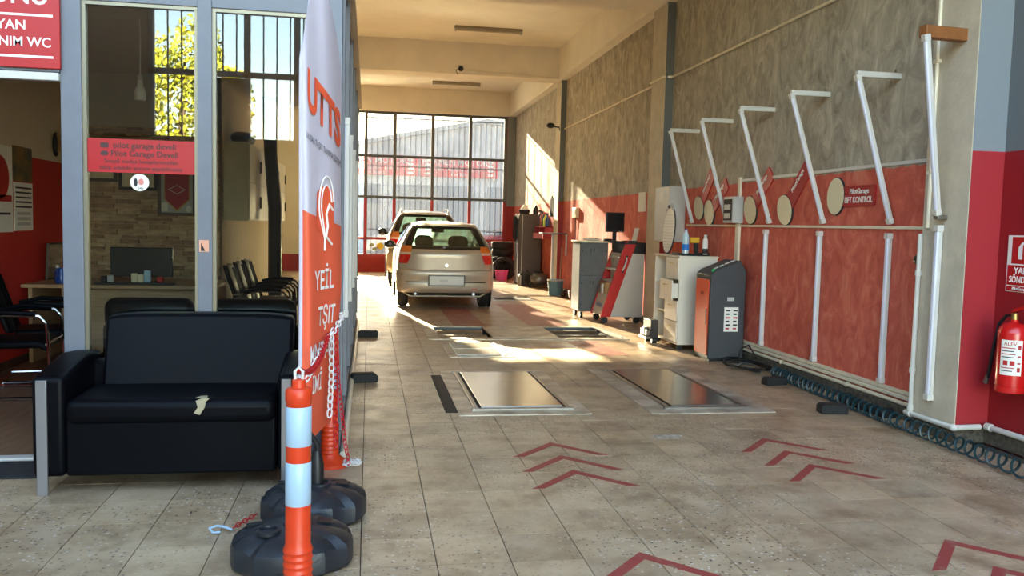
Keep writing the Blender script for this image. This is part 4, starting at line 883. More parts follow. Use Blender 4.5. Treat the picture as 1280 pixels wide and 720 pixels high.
def make_car(label, paint, group=None, loc=(0, 0, 0), rz=0, scale=None, rails=False, name='hatchback_car'):
    o = thing(name, label, 'car', loc, rz, group, scale=scale)
    ys = [.20, .28, .42, .56, .75, 1.40, 1.50, 2.0, 2.15, 2.5, 2.85, 3.2, 3.55, 3.70]
    sec = [car_section(y) for y in ys]; n = len(sec[0])
    body = MB(); lite = MB(); wsc = MB()
    for s in (1, -1):
        for i in range(len(ys)-1):
            for k in range(n-1):
                q = [sec[i][k], sec[i+1][k], sec[i+1][k+1], sec[i][k+1]]; q = [(s*a, b, c) for a, b, c in q]
                if k >= 7 and i < 3: continue                                   # tailgate window opening
                if k >= 7 and 8 <= i <= 9: wsc.add(q, [(0, 1, 2, 3)]); continue  # windscreen
                if k == 6 and i in (4, 6, 7): lite.add(q, [(0, 1, 2, 3)]); continue  # side windows
                if k == 6 and i in (8, 9): lite.add(q, [(0, 1, 2, 3)]); continue
                body.add(q, [(0, 1, 2, 3)])
        fr = [(s*a, b, c) for a, b, c in sec[-1]]; body.add(fr, [tuple(range(n))])
    b = body.build('body_shell', paint, o, smooth=40)
    import bmesh
    bm = bmesh.new(); bm.from_mesh(b.data); bmesh.ops.remove_doubles(bm, verts=bm.verts, dist=.001); bmesh.ops.recalc_face_normals(bm, faces=bm.faces); bm.to_mesh(b.data); bm.free()
    for p in b.data.polygons: p.use_smooth = True
    b.data.set_sharp_from_angle(angle=math.radians(40))
    sd = b.modifiers.new('sol', 'SOLIDIFY'); sd.thickness = .02; sd.offset = -1
    lite.build('windows', m_tint, o); wsc.build('windscreen', m_wscreen, o)
    def yr(x, z):
        base = .05 if z < .95 else (.05+(z-.95)*1.0 if z < 1.0 else .10+(z-1.0)*.95)
        c = min(1, abs(x)/max(.05, interp(WT, z))); return base + .20*c**5
    def patch(x0, x1, z0, z1, m, nm, par, off=0, nx=9, nz=7, th=.02):
        """x0/x1 functions of z"""
        return MB().grid(lambda u, v: ((lambda x: (x, yr(x, v)+off, v))(x0(v)+(x1(v)-x0(v))*u)), lsp(0, 1, nx), lsp(z0, z1, nz), (0, th, 0) if th else None).build(nm, m, par, smooth=50)
    W = lambda z: interp(WT, z)
    # rear quarters in body colour, tailgate, window surround
    for s in (-1, 1):
        patch(lambda z: s*W(z)*.80, lambda z: s*W(z)*.995, .55, 1.40, paint, 'rear_quarter', o, .012, 6, 10)
    tg = patch(lambda z: -W(z)*.82, lambda z: W(z)*.82, .655, 1.005, paint, 'tailgate', o, -.004, 13, 8)
    for s in (-1, 1): patch(lambda z: s*W(z)*.76, lambda z: s*W(z)*.915, 1.005, 1.395, m_cblack, 'window_surround', tg, .0, 5, 8)
    patch(lambda z: -W(z)*.76, lambda z: W(z)*.76, 1.005, 1.055, m_cblack, 'window_surround', tg, .0, 11, 3)
    patch(lambda z: -W(z)*.76, lambda z: W(z)*.76, 1.345, 1.395, m_cblack, 'window_surround', tg, .0, 11, 3)
    patch(lambda z: -W(z)*.76, lambda z: W(z)*.76, 1.055, 1.345, m_tint, 'rear_window', tg, .004, 9, 5, None)
    MB().grid(lambda u, v: (u, yr(u, 1.395)-.03+v*.25+.06*abs(u), 1.40+.045*math.sin(v*PI/2)-.05*u*u*1.0), lsp(-.56, .56, 11), lsp(0, 1, 6), (0, 0, .014)).build('roof_lip', paint, o)
    MB().cyl((-.04, .09, 1.045), (-.04, .06, 1.045), .022).tube([(-.04, .075, 1.045), (.22, .10, 1.065), (.42, .13, 1.085)], .009, 6).build('wiper', m_cblack, tg)
    MB().cyl((0, .045, .745), (0, .03, .745), .028, n=20).build('badge', m_chrome, tg)
    MB().box(-.19, .19, .028, .05, .655, .675).build('boot_handle', paint, tg, bevel=.004)
    # tail lights: amber top, red bottom, with a pale band
    m_amb = mat('lamp_amber', (226, 120, 40), .15, coat=.5); m_red = mat('lamp_red', (190, 18, 20), .15, coat=.5)
    for s in (-1, 1):
        tl_in = lambda z: s*interp([(.76, .66), (.82, .625), (1.0, .575), (1.10, .60)], z); tl_out = lambda z: s*W(z)*.985
        l = patch(tl_in, tl_out, .765, .915, m_red, 'tail_lamp', o, -.018, 7, 5, .03)
        patch(tl_in, tl_out, .915, .955, mat('lamp_clear', (226, 190, 170), .12, coat=.5), 'reverse_lens', l, -.018, 7, 3, .03)
        patch(tl_in, tl_out, .955, 1.06, m_amb, 'indicator_lens', l, -.018, 7, 4, .03)
    # bumper
    PB = [(.275, .06), (.31, .02), (.36, .0), (.44, .005), (.47, .012), (.55, -.012), (.62, -.02), (.66, .0), (.67, .05)]
    def yb(x, z): c = min(1, abs(x)/.83); return interp(PB, z) + .10*c**3 + (.22*((c-.86)/.14)**2 if c > .86 else 0)
    bp = MB().grid(lambda u, v: (u*(1-.04*max(0, .36-v)/.09), yb(u, v), v), [-.83, -.815, -.79, -.76, -.7, -.6, -.45, -.3, -.15, 0, .15, .3, .45, .6, .7, .76, .79, .815, .83], [.275, .31, .36, .44, .47, .51, .55, .62, .66, .67], (0, .05, 0)).build('bumper', paint, o, smooth=45)
    for s in (-1, 1): MB().box(min(s*.80, s*.83), max(s*.80, s*.83), .28, .40, .30, .66).build('bumper_side', paint, bp, bevel=.01)
    MB().grid(lambda u, v: (u, yb(u, v)-.006, v), lsp(-.80, .80, 13), [.452, .468], (0, .006, 0)).build('bumper_groove', m_cblack, bp)
    pl = MB().box(-.31, .31, -.030, -.018, .395, .585).build('plate_recess', m_cblack, bp, bevel=.004)
    MB().box(-.285, .285, -.036, -.030, .415, .565).build('number_plate', mat('plate_white', (206, 206, 202), .35), pl, bevel=.003)
    MB().box(-.12, .02, -.0375, -.036, .475, .505).build('plate_smudge', mat('plate_grey', (176, 176, 172), .4), pl, smooth=0)
    MB().box(.42, .52, .0, .012, .345, .36).build('reflector', m_red, bp)
    for x in (-.52, .46): MB().tube([(x, .02, .265), (x+.02, .3, .27)], .026, 10).build('exhaust_tip', m_chrome, o)
    MB().box(-.62, .62, .25, 3.3, .19, .24).build('underbody', m_rubber, o)
    # wheels
    for y in (.64, 3.02):
        for s in (-1, 1):
            wl = inst('wheel', CAR_TYRE, o, (s*.70, y, .285), (0, PI/2, 0))
            MB().lathe([(.175, 0), (.17, .03), (.12, .045), (.05, .03), (.02, .04)], 20).build('rim', m_steel, wl, loc=(0, 0, s*.06))
            MB().lathe([(.335, 0), (.335, .012)], 28, (0, 0, 0), 'x').build('wheel_arch', m_cblack, o, loc=(s*.805-.006, y, .32))
    # mirrors, seats
    for s in (-1, 1):
        m = MB().ell((s*.90, 2.13, 1.03), .105, .06, .075, e=.8).build('door_mirror', m_cblack, o); MB().bar((s*.78, 2.15, 1.0), (s*.86, 2.14, 1.01), .05, .05).build('mirror_arm', m_cblack, m)
    for x in (-.31, .31):
        h = MB().ell((x, .82, 1.10), .135, .06, .13, e=.75).build('headrest', m_rubber, o)
        MB().ell((x, 1.75, 1.10), .14, .06, .12, e=.75).build('headrest', m_rubber, o)
        MB().box(x-.24, x+.24, 1.68, 1.80, .45, 1.02).build('seat_back', m_rubber, o, bevel=.05, seg=4)
    MB().box(-.62, .62, .78, .90, .45, 1.0).build('rear_seat', m_rubber, o, bevel=.05, seg=4)
    MB().box(-.12, .12, 2.05, 2.08, 1.27, 1.34).build('interior_mirror', m_black, o, bevel=.01)
    MB().box(-.70, .70, 2.3, 2.7, .55, .93).build('dashboard', m_rubber, o, bevel=.04)
    MB().box(-.72, .72, .35, 2.4, .28, .32).build('cabin_floor', m_rubber, o)
    if rails:
        for s in (-1, 1): MB().tube([(s*.52, .65, 1.44), (s*.52, .8, 1.50), (s*.50, 1.9, 1.51), (s*.52, 2.05, 1.43)], .018, 8).build('roof_rail', m_chrome, o)
    return o
CAR_TYRE = tyre(.285, .165).mesh('car_tyre', m_rubber, 40)
m_gold = mat('gold_car_paint', (178, 164, 146), .36, .2, var=.06, coat=.4)
make_car('gold beige hatchback parked facing the window, rear bumper and blank plate towards the brake tester', m_gold, None, (1.29, 14.15, 0))
make_car('taller beige car with roof rails parked just behind the gold hatchback', mat('beige_car_paint', (170, 152, 126), .32, .25, coat=.4), None, (1.27, 19.0, 0), 0, (1.04, 1.12, 1.17), True, 'estate_car')
# cars parked outside across the street
make_car('white car parked in the street behind the leftmost dusty panes', mat('white_car_paint', (214, 214, 216), .3, coat=.4), None, (3.6, 34.0, 0), PI/2, (1, 1, 1.05), False, 'parked_car')
make_car('red and white car parked under the red workshop sign', mat('red_car_paint', (190, 50, 46), .3, coat=.4), None, (7.9, 36.5, 0), PI/2, None, False, 'parked_car')
# ------------------------------------------------------------------ outside: workshop across the street, trees behind the photographer
m_bgrey = mat('street_facade', (196, 202, 212), .8, var=.15)
m_roofc = mat('roof_sheet', (190, 194, 200), .6, var=.1)
YO = 40.0
bd = thing('street_workshop', 'grey gabled workshop building with long red sign across the street', 'building', (0, YO, 0))
MB().prism([(-9, 0), (20, 0), (20, 4.6), (5.4, 6.2), (-2.5, 4.55), (-9, 4.3)], 0, 8, 'y').build('wall', m_bgrey, bd, smooth=0)
MB().prism([(20.2, 4.55), (20.2, 4.75), (5.4, 6.35), (-2.6, 4.7), (-9.2, 4.45), (-9.2, 4.25), (-2.6, 4.5), (5.4, 6.15)], -.3, 8.2, 'y').build('roof', m_roofc, bd, smooth=0)
for k in range(6):
    x = -7.4+k*4.3; s = MB().box(x, x+3.6, -.05, 0, 0, 3.2).build('shutter_opening', mat('shop_dark', (120, 132, 150), .5, var=.3, vscale=1.2), bd, smooth=0)
for k, (x0, x1) in enumerate(((-2.3, 2.22), (2.3, 5.95))):
    s = MB().box(x0, x1, -.2, 0, 3.6, 4.48).build('red_sign', mat('street_sign_red', (226, 26, 28), .5), bd, smooth=0)
    xc = (x0+x1)/2
    text('FORMEN MOTORS', .40, m_textw, s, (xc-.1 if k else xc+.25, -.21, 4.27), bold=.015, xs=.98 if k else 1.0)
    text('Lastik Değişimi · Lazerle', .22, m_textw, s, (xc-.1 if k else xc+.25, -.21, 3.95), xs=1.0)
    text('Rot Balans', .22, m_textw, s, (xc+.1 if k else xc+.25, -.21, 3.72))
    for z in (4.33, 4.13, 3.93, 3.73):
        for xx in (x0+.35, x1-.35): MB().prism(ellipse(xx, z, .14, .06, 14), -.215, -.2, 'y').build('sign_emblem', m_textw, s)
# yellow round sticker on the low left pane
ys_ = thing('yellow_sticker', 'round yellow sticker with pale side marks low on the dusty window', 'sticker', (.32, YB-.012, .75))
MB().prism(ellipse(0, 0, .10, .10, 22), 0, .008, 'y').build('disc', mat('yellow_print', (232, 196, 50), .5), ys_)
for a, b in ((-.24, .03), (.2, -.03), (-.16, -.08)): MB().prism(ellipse(a, b, .07, .045, 14), 0, .006, 'y').build('side_mark', mat('pale_green_print', (170, 176, 120), .5), ys_)
# trees in front of the garage (their reflection shows in the shop window)
def tree(x, y, h, r, label, seed, n=2600):
    rnd = random.Random(seed)
    o = thing('street_tree', label, 'tree', (x, y, -.03), group='trees outside the gates')
    MB().tube([(0, 0, 0), (.05, 0, h*.3), (-.05, .1, h*.6), (0, 0, h*.85)], [.16, .13, .09, .03], 8).build('trunk', mat('bark', (92, 76, 60), .9, var=.3), o)
    f = MB()
    for i in range(n):
        while True:
            p = Vector((rnd.uniform(-1, 1), rnd.uniform(-1, 1), rnd.uniform(-1, 1)))
            if .35 < p.length < 1: break
        lump = 1+.22*math.sin(p.x*7+seed)*math.sin(p.z*6)
        c = Vector((p.x*r*lump, p.y*r*lump, h*.6+p.z*h*.42*lump)); L = rnd.uniform(.10, .20); d = Vector((rnd.uniform(-1, 1), rnd.uniform(-1, 1), rnd.uniform(-1.2, .2))).normalized()
        e = d.orthogonal().normalized()*L*.32
        f.add([c-d*L/2, c+e, c+d*L/2, c-e], [(0, 1, 2, 3)])
    lf = f.build('foliage', mat('autumn_leaf', (186, 184, 60), .6, rgb2=(96, 124, 44), vscale=1.8), o, smooth=0); lf['kind'] = 'stuff'
tree(-4.6, -12.0, 6.3, 1.7, 'yellow green leafy tree reflected in the left shop pane', 3, 5200)
tree(-8.5, -13.5, 6.0, 1.8, 'yellow green leafy tree standing beyond the front gates', 5, 1500)

# ------------------------------------------------------------------ signs of the office
sg = thing('door_sign', 'red door sign with white lettering above the office door', 'sign', (-2.36, SF-.03, 2.27))
MB().box(-.55, .62, -.012, .01, 0, .46).build('board', m_signred, sg, bevel=.003)
text('SALONU', .155, m_textw, sg, (.565, -.013, .40), align='RIGHT', bold=.015, xs=.88)
MB().box(-.5, .585, -.014, -.012, .285, .298).build('white_rule', m_textw, sg, smooth=0)
text('BAY BAYAN', .075, m_textw, sg, (.445, -.013, .232), align='RIGHT', bold=.012)
text('KULLANIM WC', .075, m_textw, sg, (.575, -.013, .14), align='RIGHT', bold=.012, xs=.96)
MB().box(-.5, .585, -.014, -.012, .055, .068).build('white_rule', m_textw, sg, smooth=0)
st = thing('window_sticker', 'red adhesive banner with cut-out lettering on the shop pane', 'sticker', (-1.325, SF+.026, 1.70))
MB().box(-.308, .302, -.003, 0, 0, .195).build('film', mat('red_film', (170, 16, 22), .4), st, smooth=0)
m_cut = mat('film_cutout', (64, 34, 30), .5)
text('pilot garage develi', .048, m_cut, st, (.02, -.0035, .158), bold=.012); text('Pilot Garage Develi', .048, m_cut, st, (.02, -.0035, .110), bold=.012)
text('Sosyal medya hesaplarımızdan', .034, m_cut, st, (0, -.0035, .066), bold=.004); text('takip edebilir yorum yapabilirsiniz', .034, m_cut, st, (0, -.0035, .027), bold=.004)
MB().prism(rrect(-.225, -.18, .142, .172, .008), -.0045, -.003, 'y').build('camera_mark', m_cut, st); MB().prism(ellipse(-.203, .11, .022, .015, 16), -.0045, -.003, 'y').build('circle_mark', m_cut, st)
rs2 = thing('round_sticker', 'round white sticker just below the red banner on the pane', 'sticker', (-1.335, SF+.024, 1.645)); MB().prism(ellipse(0, 0, .052, .05, 24), -.002, .001, 'y').build('disc', m_paper, rs2)
MB().prism(ellipse(-.022, .0, .010, .026, 12), -.003, -.002, 'y').build('print_mark', m_inkd, rs2); MB().prism(ellipse(.008, .004, .016, .02, 12), -.003, -.002, 'y').build('print_mark', mat('pink_print', (210, 130, 120), .6), rs2); text('546', .02, m_inkd, rs2, (.005, -.003, -.034))
ps2 = thing('post_sticker', 'small peach sticker on the middle storefront post', 'sticker', (-.965, SF-.011, 1.28)); MB().box(-.03, .025, -.002, 0, -.035, .035).build('paper', mat('peach_paper', (220, 160, 130), .6), ps2); MB().prism([(-.02, -.03), (.005, -.03), (-.02, .02)], -.003, -.002, 'y').build('print_mark', m_inkd, ps2)

# ------------------------------------------------------------------ black sofa in front of the storefront
so = thing('black_sofa', 'black leather two-seat sofa with torn seat in front of the shop window', 'sofa', (-1.04, 4.62, 0))
def soft(x0, x1, y0, y1, z0, z1, name, par, bev=.04, m=None, seg=4): return MB().box(x0, x1, y0, y1, z0, z1).build(name, m or m_leather, par, bevel=bev, seg=seg)
soft(-.49, .56, .0, .52, .095, .40, 'front_skirt', so, .015)
soft(-.495, .565, -.02, .50, .36, .50, 'seat_cushion', so, .05)
MB().grid(lambda u, v: (.085+u*.52, .40+.11*(v-.45)/.42+.015*math.cos(u*PI/2), v-.02*abs(u)**6), lsp(-1, 1, 17), lsp(.43, .89, 9), (0, .14, 0)).build('backrest', m_leather, so, bevel=.02, smooth=50)
for s in (-1, 1):
    a, b = (-.655, -.495) if s < 0 else (.565, .68)
    MB().prism([(-.0, .09), (.66, .09), (.66, .66), (.42, .68), (.0, .615)], a, b, 'x').build('armrest', m_leather, so, bevel=.03, seg=4)
    x = -.60 if s < 0 else .615; MB().box(x-.026, x+.026, -.016, -.002, 0, .60).build('metal_leg', mat('dull_steel_leg', (150, 148, 150), .4, .7, rgb2=(120, 84, 60), vscale=20, thr=(.2, .3)), so, bevel=.002)
MB().box(-.63, .66, .50, .64, .10, .62).build('back_panel', m_leather, so, bevel=.02)
for x in (-.6, .6): MB().box(x-.026, x+.026, .60, .64, 0, .11).build('metal_leg', m_steel, so)
MB().prism([(.145, .425), (.165, .455), (.155, .49), (.185, .503), (.225, .503), (.205, .485), (.20, .455), (.175, .415)], -.024, -.019, 'y').build('torn_lining', mat('torn_lining', (170, 158, 128), .9, var=.2, vscale=30), so, smooth=0)
MB().prism([(.15, -.0), (.21, -.005), (.20, .06), (.17, .05)], .500, .502, 'z').build('torn_lining', mat('torn_lining', (170, 158, 128)), so, smooth=0)
# armchairs inside, backs to the glass
def armchair(x, label, w=.27):
    o = thing('black_armchair', label, 'armchair', (x, 5.46, 0), group='armchairs behind the glass')
    soft(-w, w, 0, .16, .12, .80, 'back', o, .05); soft(-w+.01, w-.01, -.01, .15, .74, .945, 'head_cushion', o, .06)
    soft(-w+.04, w-.04, .14, .62, .12, .44, 'seat', o, .05)
    for s in (-1, 1): soft(s*(w-.045)-.045, s*(w-.045)+.045, .12, .66, .12, .60, 'armrest', o, .03)
    for sx in (-1, 1):
        for y in (.06, .6): MB().cyl((sx*(w-.06), y, 0), (sx*(w-.06), y, .13), .018).build('leg', m_chrome, o)
armchair(-1.33, 'black leather armchair back behind the shop pane with red banner'); armchair(-.71, 'black leather armchair back behind the shop pane next to the flag')

# ------------------------------------------------------------------ chrome visitor chairs
def visitor_chair(label, loc, rz, group):
    o = thing('visitor_chair', label, 'chair', loc, rz, group)
    MB().grid(lambda u, v: (u*.24, -.24+v*.46, .46+.02*math.cos(u*1.5)-.03*(v < .1)), lsp(-1, 1, 9), lsp(0, 1, 8), (0, 0, -.06)).build('seat', m_leather, o, bevel=.02)
    bk = MB().grid(lambda u, v: (u*.235*(1-.12*v**4), .24+.16*v-.04*(1-u*u), .44+v*.50), lsp(-1, 1, 11), lsp(0, 1, 9), (0, .05, 0)).build('backrest', m_leather, o, bevel=.015)
    for k in range(4): MB().tube([((-.15+.1*k), .24+.16*v-.044, .44+v*.5) for v in lsp(.05, .95, 6)], .006, 6).build('stitched_rib', m_leather, bk)
    for s in (-1, 1):
        x = s*.275
        MB().tube([(x, .30, .03), (x, -.22, .02), (x, -.27, .06), (x, -.25, .45), (x, -.24, .60), (x, -.19, .66), (x, .05, .67), (x, .24, .63), (x, .33, .62)], .013, 8).build('side_frame', m_chrome, o)
        MB().tube([(x, -.17, .675), (x, .05, .688), (x, .22, .65)], .022, 8).build('arm_pad', m_leather, o)
    MB().tube([(-.275, .30, .03), (.275, .30, .03)], .013, 8).build('rear_bar', m_chrome, o)
    MB().tube([(-.275, -.24, .44), (.275, -.24, .44)], .011, 8).build('front_bar', m_chrome, o); MB().tube([(-.275, .30, .62), (.275, .30, .62)], .011, 8).build('back_bar', m_chrome, o)
    return o
visitor_chair('black chrome chair just inside the office door', (-2.72, 7.25, 0), 2.0-.3, 'chairs inside the door')
visitor_chair('black chrome chair beside the red wall, next to the desk', (-2.78, 7.95, 0), 1.85, 'chairs inside the door')
for k, (x, y) in enumerate(((-1.12, 9.75), (-1.12, 10.4), (-1.12, 11.05))): visitor_chair(('first', 'second', 'third')[k]+' black chrome chair in the row before the wall cupboards', (x, y, 0), PI/2+.05, 'chairs in the office row')

# ------------------------------------------------------------------ office furniture
dk = thing('office_desk', 'long light wood desk in front of the stone wall', 'desk', (-2.42, 8.8, 0))
MB().box(-.86, .92, -.05, .95, .735, .77).build('top', m_wood, dk, bevel=.004); MB().box(-.48, .88, .03, .05, .10, .735).build('front_panel', m_wood, dk, smooth=0)
for x in (-.80, -.50, .86): MB().box(x-.018, x+.018, .02, .9, 0, .735).build('side_panel', m_wood, dk, smooth=0)
mt = thing('desk_monitor', 'black monitor on the desk seen from behind', 'monitor', (-2.28, 9.15, .77)); MB().box(-.30, .30, -.02, .03, .06, .36).build('case', m_black, mt, bevel=.01); MB().box(-.05, .05, 0, .04, 0, .1).build('neck', m_black, mt); MB().box(-.12, .12, -.06, .1, 0, .012).build('foot', m_black, mt)
kt = thing('desk_organiser', 'long black organiser with stationery along the desk edge', 'organiser', (-2.25, 8.82, .77)); MB().box(-.38, .36, -.04, .06, 0, .025).build('tray', m_black, kt, bevel=.004)
for k, (x, h, c) in enumerate(((-.30, .06, m_black), (-.24, .07, m_lgrey), (-.02, .09, m_cream), (.04, .08, m_cream), (.10, .12, m_refl), (.22, .06, m_redpaint))): MB().box(x-.03, x+.03, -.01, .03, .025, .025+h).build('stationery', c, kt, bevel=.01)
jr = thing('blue_jug', 'small blue jug on the desk by the red corner', 'jug', (-2.98, 8.95, .77)); MB().lathe([(.05, 0), (.055, .02), (.045, .09), (.03, .13), (.035, .15)], 16).build('body', mat('blue_glaze', (30, 70, 150), .3), jr); MB().tube([(.03, 0, .13), (.07, 0, .11), (.05, 0, .05)], .007, 6).build('handle', mat('blue_glaze', (30, 70, 150)), jr)
cu = thing('cup', 'pale green cup on the desk next to the blue jug', 'cup', (-2.80, 8.85, .77)); MB().lathe([(.035, 0), (.05, .01), (.05, .06), (.045, .062)], 16).build('bowl', mat('pale_green', (168, 168, 130), .4), cu)
pf = thing('framed_mirror', 'dark framed mirror tile leaning at the desk end on the red wall', 'mirror', (-3.26, 9.32, .77), rot=(0, .05, 0)); MB().box(0, .02, -.0, .42, 0, .38).build('frame', m_brown, pf, bevel=.004); MB().box(.02, .023, .02, .40, .02, .36).build('mirror', m_chrome, pf, smooth=0)
for k, (x, y, h, r, c, lab) in enumerate(((-3.12, 9.26, .13, .03, mat('blue_bottle', (30, 70, 130), .4), 'blue bottle before the framed mirror on the desk'), (-3.04, 9.30, .18, .03, mat('tan_bottle', (196, 170, 120), .4), 'tan pump bottle before the framed mirror on the desk'))):
    o = thing('bottle', lab, 'bottle', (x, y, .77)); MB().lathe([(r, 0), (r*1.05, .01), (r, h*.75), (r*.4, h*.9), (r*.4, h)], 14).build('body', c, o); MB().cyl((0, 0, h), (0, 0, h+.03), r*.5).build('cap', m_paper, o)
def wall_frame(name, label, cat, x0, x1, z0, z1, framec, inner, y=10.36):
    o = thing(name, label, cat, ((x0+x1)/2, y, (z0+z1)/2)); a, b = (x1-x0)/2, (z1-z0)/2
    for c, d, e, f in ((-a, a, b-.035, b), (-a, a, -b, -b+.035), (-a, -a+.035, -b+.035, b-.035), (a-.035, a, -b+.035, b-.035)): MB().box(c, d, -.025, .005, e, f).build('frame', framec, o, smooth=0)
    MB().box(-a+.035, a-.035, -.01, .005, -b+.035, b-.035).build('picture', inner, o, smooth=0); return o
wall_frame('framed_certificate', 'brown framed certificate half hidden by the red banner', 'picture frame', -3.18, -2.84, 1.83, 2.2, m_brown, m_cream)
wall_frame('framed_picture', 'black framed picture behind the round white sticker', 'picture frame', -2.82, -2.40, 1.74, 2.2, m_black, m_cream)
pn = wall_frame('pennant_frame', 'framed red pennant with white diamond mark on the stone wall', 'picture frame', -2.40, -1.98, 1.46, 2.0, m_brown, m_lgrey)
pe = MB().prism([(-.13, .22), (.13, .22), (.13, -.08), (0, -.2), (-.13, -.08)], -.016, -.011, 'y').build('pennant', mat('pennant_red', (170, 28, 40), .7), pn, smooth=0)
pb = MB().prism([(-.145, .23), (.145, .23), (.145, -.085), (0, -.225), (-.145, -.085)], -.011, -.0105, 'y').build('gold_fringe', m_brass, pn, smooth=0)
for a, b in (((-.09, .03), (0, .08)), ((0, .08), (.09, .03)), ((.09, .03), (0, -.02)), ((0, -.02), (-.09, .03))): MB().bar((a[0], -.018, a[1]), (b[0], -.018, b[1]), .008, .004).build('diamond_line', m_textw, pe)
MB().prism(ellipse(.13, -.19, .03, .04, 14), -.016, -.01, 'y').build('medal', m_paper, pn); MB().box(-.17, -.10, -.014, -.01, -.22, -.12).build('card', m_paper, pn)
wall_frame('framed_document', 'small white framed document at the stone wall edge', 'picture frame', -1.92, -1.74, 1.45, 1.85, m_lgrey, m_paper); wall_frame('framed_document', 'small framed document above the white one at the stone wall edge', 'picture frame', -1.95, -1.75, 1.92, 2.2, m_brown, m_paper)
# posters on the red office wall
po = thing('red_circle_poster', 'cream poster with red circle on the red office wall', 'poster', (-3.295, 8.36, 1.27)); MB().box(0, .006, -.28, .28, 0, .79).build('sheet', m_paper, po, smooth=0); MB().prism(ellipse(0, .5, .2, .2, 24), .006, .008, 'x').build('red_circle', m_signred, po); MB().box(.006, .008, -.2, .25, .28, .34).build('print_line', m_signred, po); MB().box(.006, .008, -.2, .22, .16, .18).build('print_line', m_inkd, po)
ca = thing('wall_calendar', 'wall calendar with landscape picture on the red office wall', 'calendar', (-3.295, 8.89, 1.28)); MB().box(0, .008, -.22, .22, 0, .46).build('sheet', m_paper, ca, smooth=0); MB().box(0, .008, -.23, .22, .47, .80).build('picture', mat('landscape_print', (150, 116, 50), .6, rgb2=(60, 72, 70), vscale=5), ca, smooth=0)
for k in range(5): MB().box(.008, .010, -.19, .19, .22+k*.045, .236+k*.045).build('date_row', m_inkd, ca, smooth=0)
for k in range(3): MB().box(.008, .010, -.16, .16, .05+k*.05, .08+k*.05).build('date_block', m_lgrey, ca, smooth=0)
tk = thing('wall_ornament', 'small dark ornament with red bow high on the office wall', 'ornament', (-3.27, 9.72, 2.08)); MB().ell((0, 0, .1), .03, .05, .13).build('body', m_black, tk); MB().box(.0, .03, -.02, .06, .02, .2).build('gold_patch', m_brass, tk); MB().ell((.02, .08, .12), .02, .04, .04).build('bow', m_redpaint, tk)
# wall cupboards in the passage
kc = thing('cupboard_row', 'row of pale wood wall cupboards behind the office chairs', 'cupboard', (-1.715, 10.6, 1.42))
m_pale = mat('pale_wood', (214, 198, 160), .45, var=.12, vscale=6, stretch=(1, 10, 1)); MB().box(0, .28, 0, 4.4, 0, .94).build('carcass', m_pale, kc, smooth=0)
for k in range(4):
    for z in (.01, .47): d = MB().box(.28, .298, .01+k*1.1, 1.09+k*1.1, z, z+.45).build('door', m_pale, kc, bevel=.003); MB().box(.298, .32, 1.0+k*1.1, 1.02+k*1.1, z+.15, z+.30).build('handle', m_black, d)
MB().box(.298, .302, .6, .85, .42, .68).build('paper_note', m_paper, kc, smooth=0)
bg2 = simple('black_bag', MB().ell((-1.56, 11.1, 2.44), .14, .3, .075, e=.8), m_black, 'black bag lying on top of the wall cupboards', 'bag')
rp = thing('wrapped_post', 'black wrapped column inside the office passage', 'column', (-1.24, 11.75, 0)); MB().tube([(0, 0, 0), (.0, 0, 1.6), (-.06, 0, 2.3), (-.08, 0, 3.05)], [.09, .09, .085, .09], 12).build('wrapping', mat('black_foil', (20, 20, 22), .4, bump=.8, bscale=18), rp)
hl = thing('hanging_bulb', 'white energy saving bulb hanging on a cord behind the left shop pane', 'lamp', (-1.87, 7.5, 3.06)); MB().cyl((0, 0, -.48), (0, 0, 0), .005).build('cord', m_paper, hl); MB().lathe([(.018, -.50), (.026, -.55), (.038, -.57), (.045, -.59), (.045, -.655), (.038, -.665)], 16).build('bulb', m_paper, hl); MB().cyl((0, 0, -.50), (0, 0, -.46), .022).build('socket', m_wpaint, hl)
MB_ = MB().box(-2.9, -1.78, 4.92, 5.24, 0, .012); dm = tag(MB_.build('door_mat', mat('dark_mat', (40, 40, 44), .9, var=.4, vscale=40, bump=.6, bscale=60), bevel=.004), 'dark patterned door mat at the office threshold', 'mat')

# ------------------------------------------------------------------ bollards, chains, flag
def bollard(x, y, label, h=.86):
    o = thing('flexible_bollard', label, 'bollard', (x, y, 0), group='orange bollards')
    pr = [(.115, 0), (.115, .02), (.085, .035), (.055, .06)]
    z = .07
    for k in range(7): pr += [(.050, z), (.0545, z+.012), (.050, z+.024)]; z += .026
    pr += [(.046, z+.01), (.045, h-.05), (.048, h-.045), (.048, h-.012), (.042, h), (.026, h+.004), (.024, h+.03), (.012, h+.034)]
    MB().lathe(pr, 26).build('post', m_orange, o)
    for z0, z1 in ((h-.21, h-.065), (h-.43, h-.27)): MB().lathe([(.0455, z0), (.0468, z0+.002), (.0468, z1-.002), (.0455, z1)], 26, cap=False).build('reflective_band', m_refl, o)
    MB().tube([(-.012, 0, h+.03), (-.014, 0, h+.06), (0, 0, h+.075), (.014, 0, h+.06), (.012, 0, h+.03)], .006, 6).build('chain_eye', m_wpaint, o)
bollard(-.245, 3.13, 'orange flexible bollard with two white bands in front of the black flag bases', .84); bollard(-.215, 5.06, 'orange flexible bollard half hidden behind the flag at the storefront corner', .88)
m_cred2 = mat('red_chain', (178, 24, 30), .4); m_cwh2 = mat('white_chain', (216, 214, 212), .4)
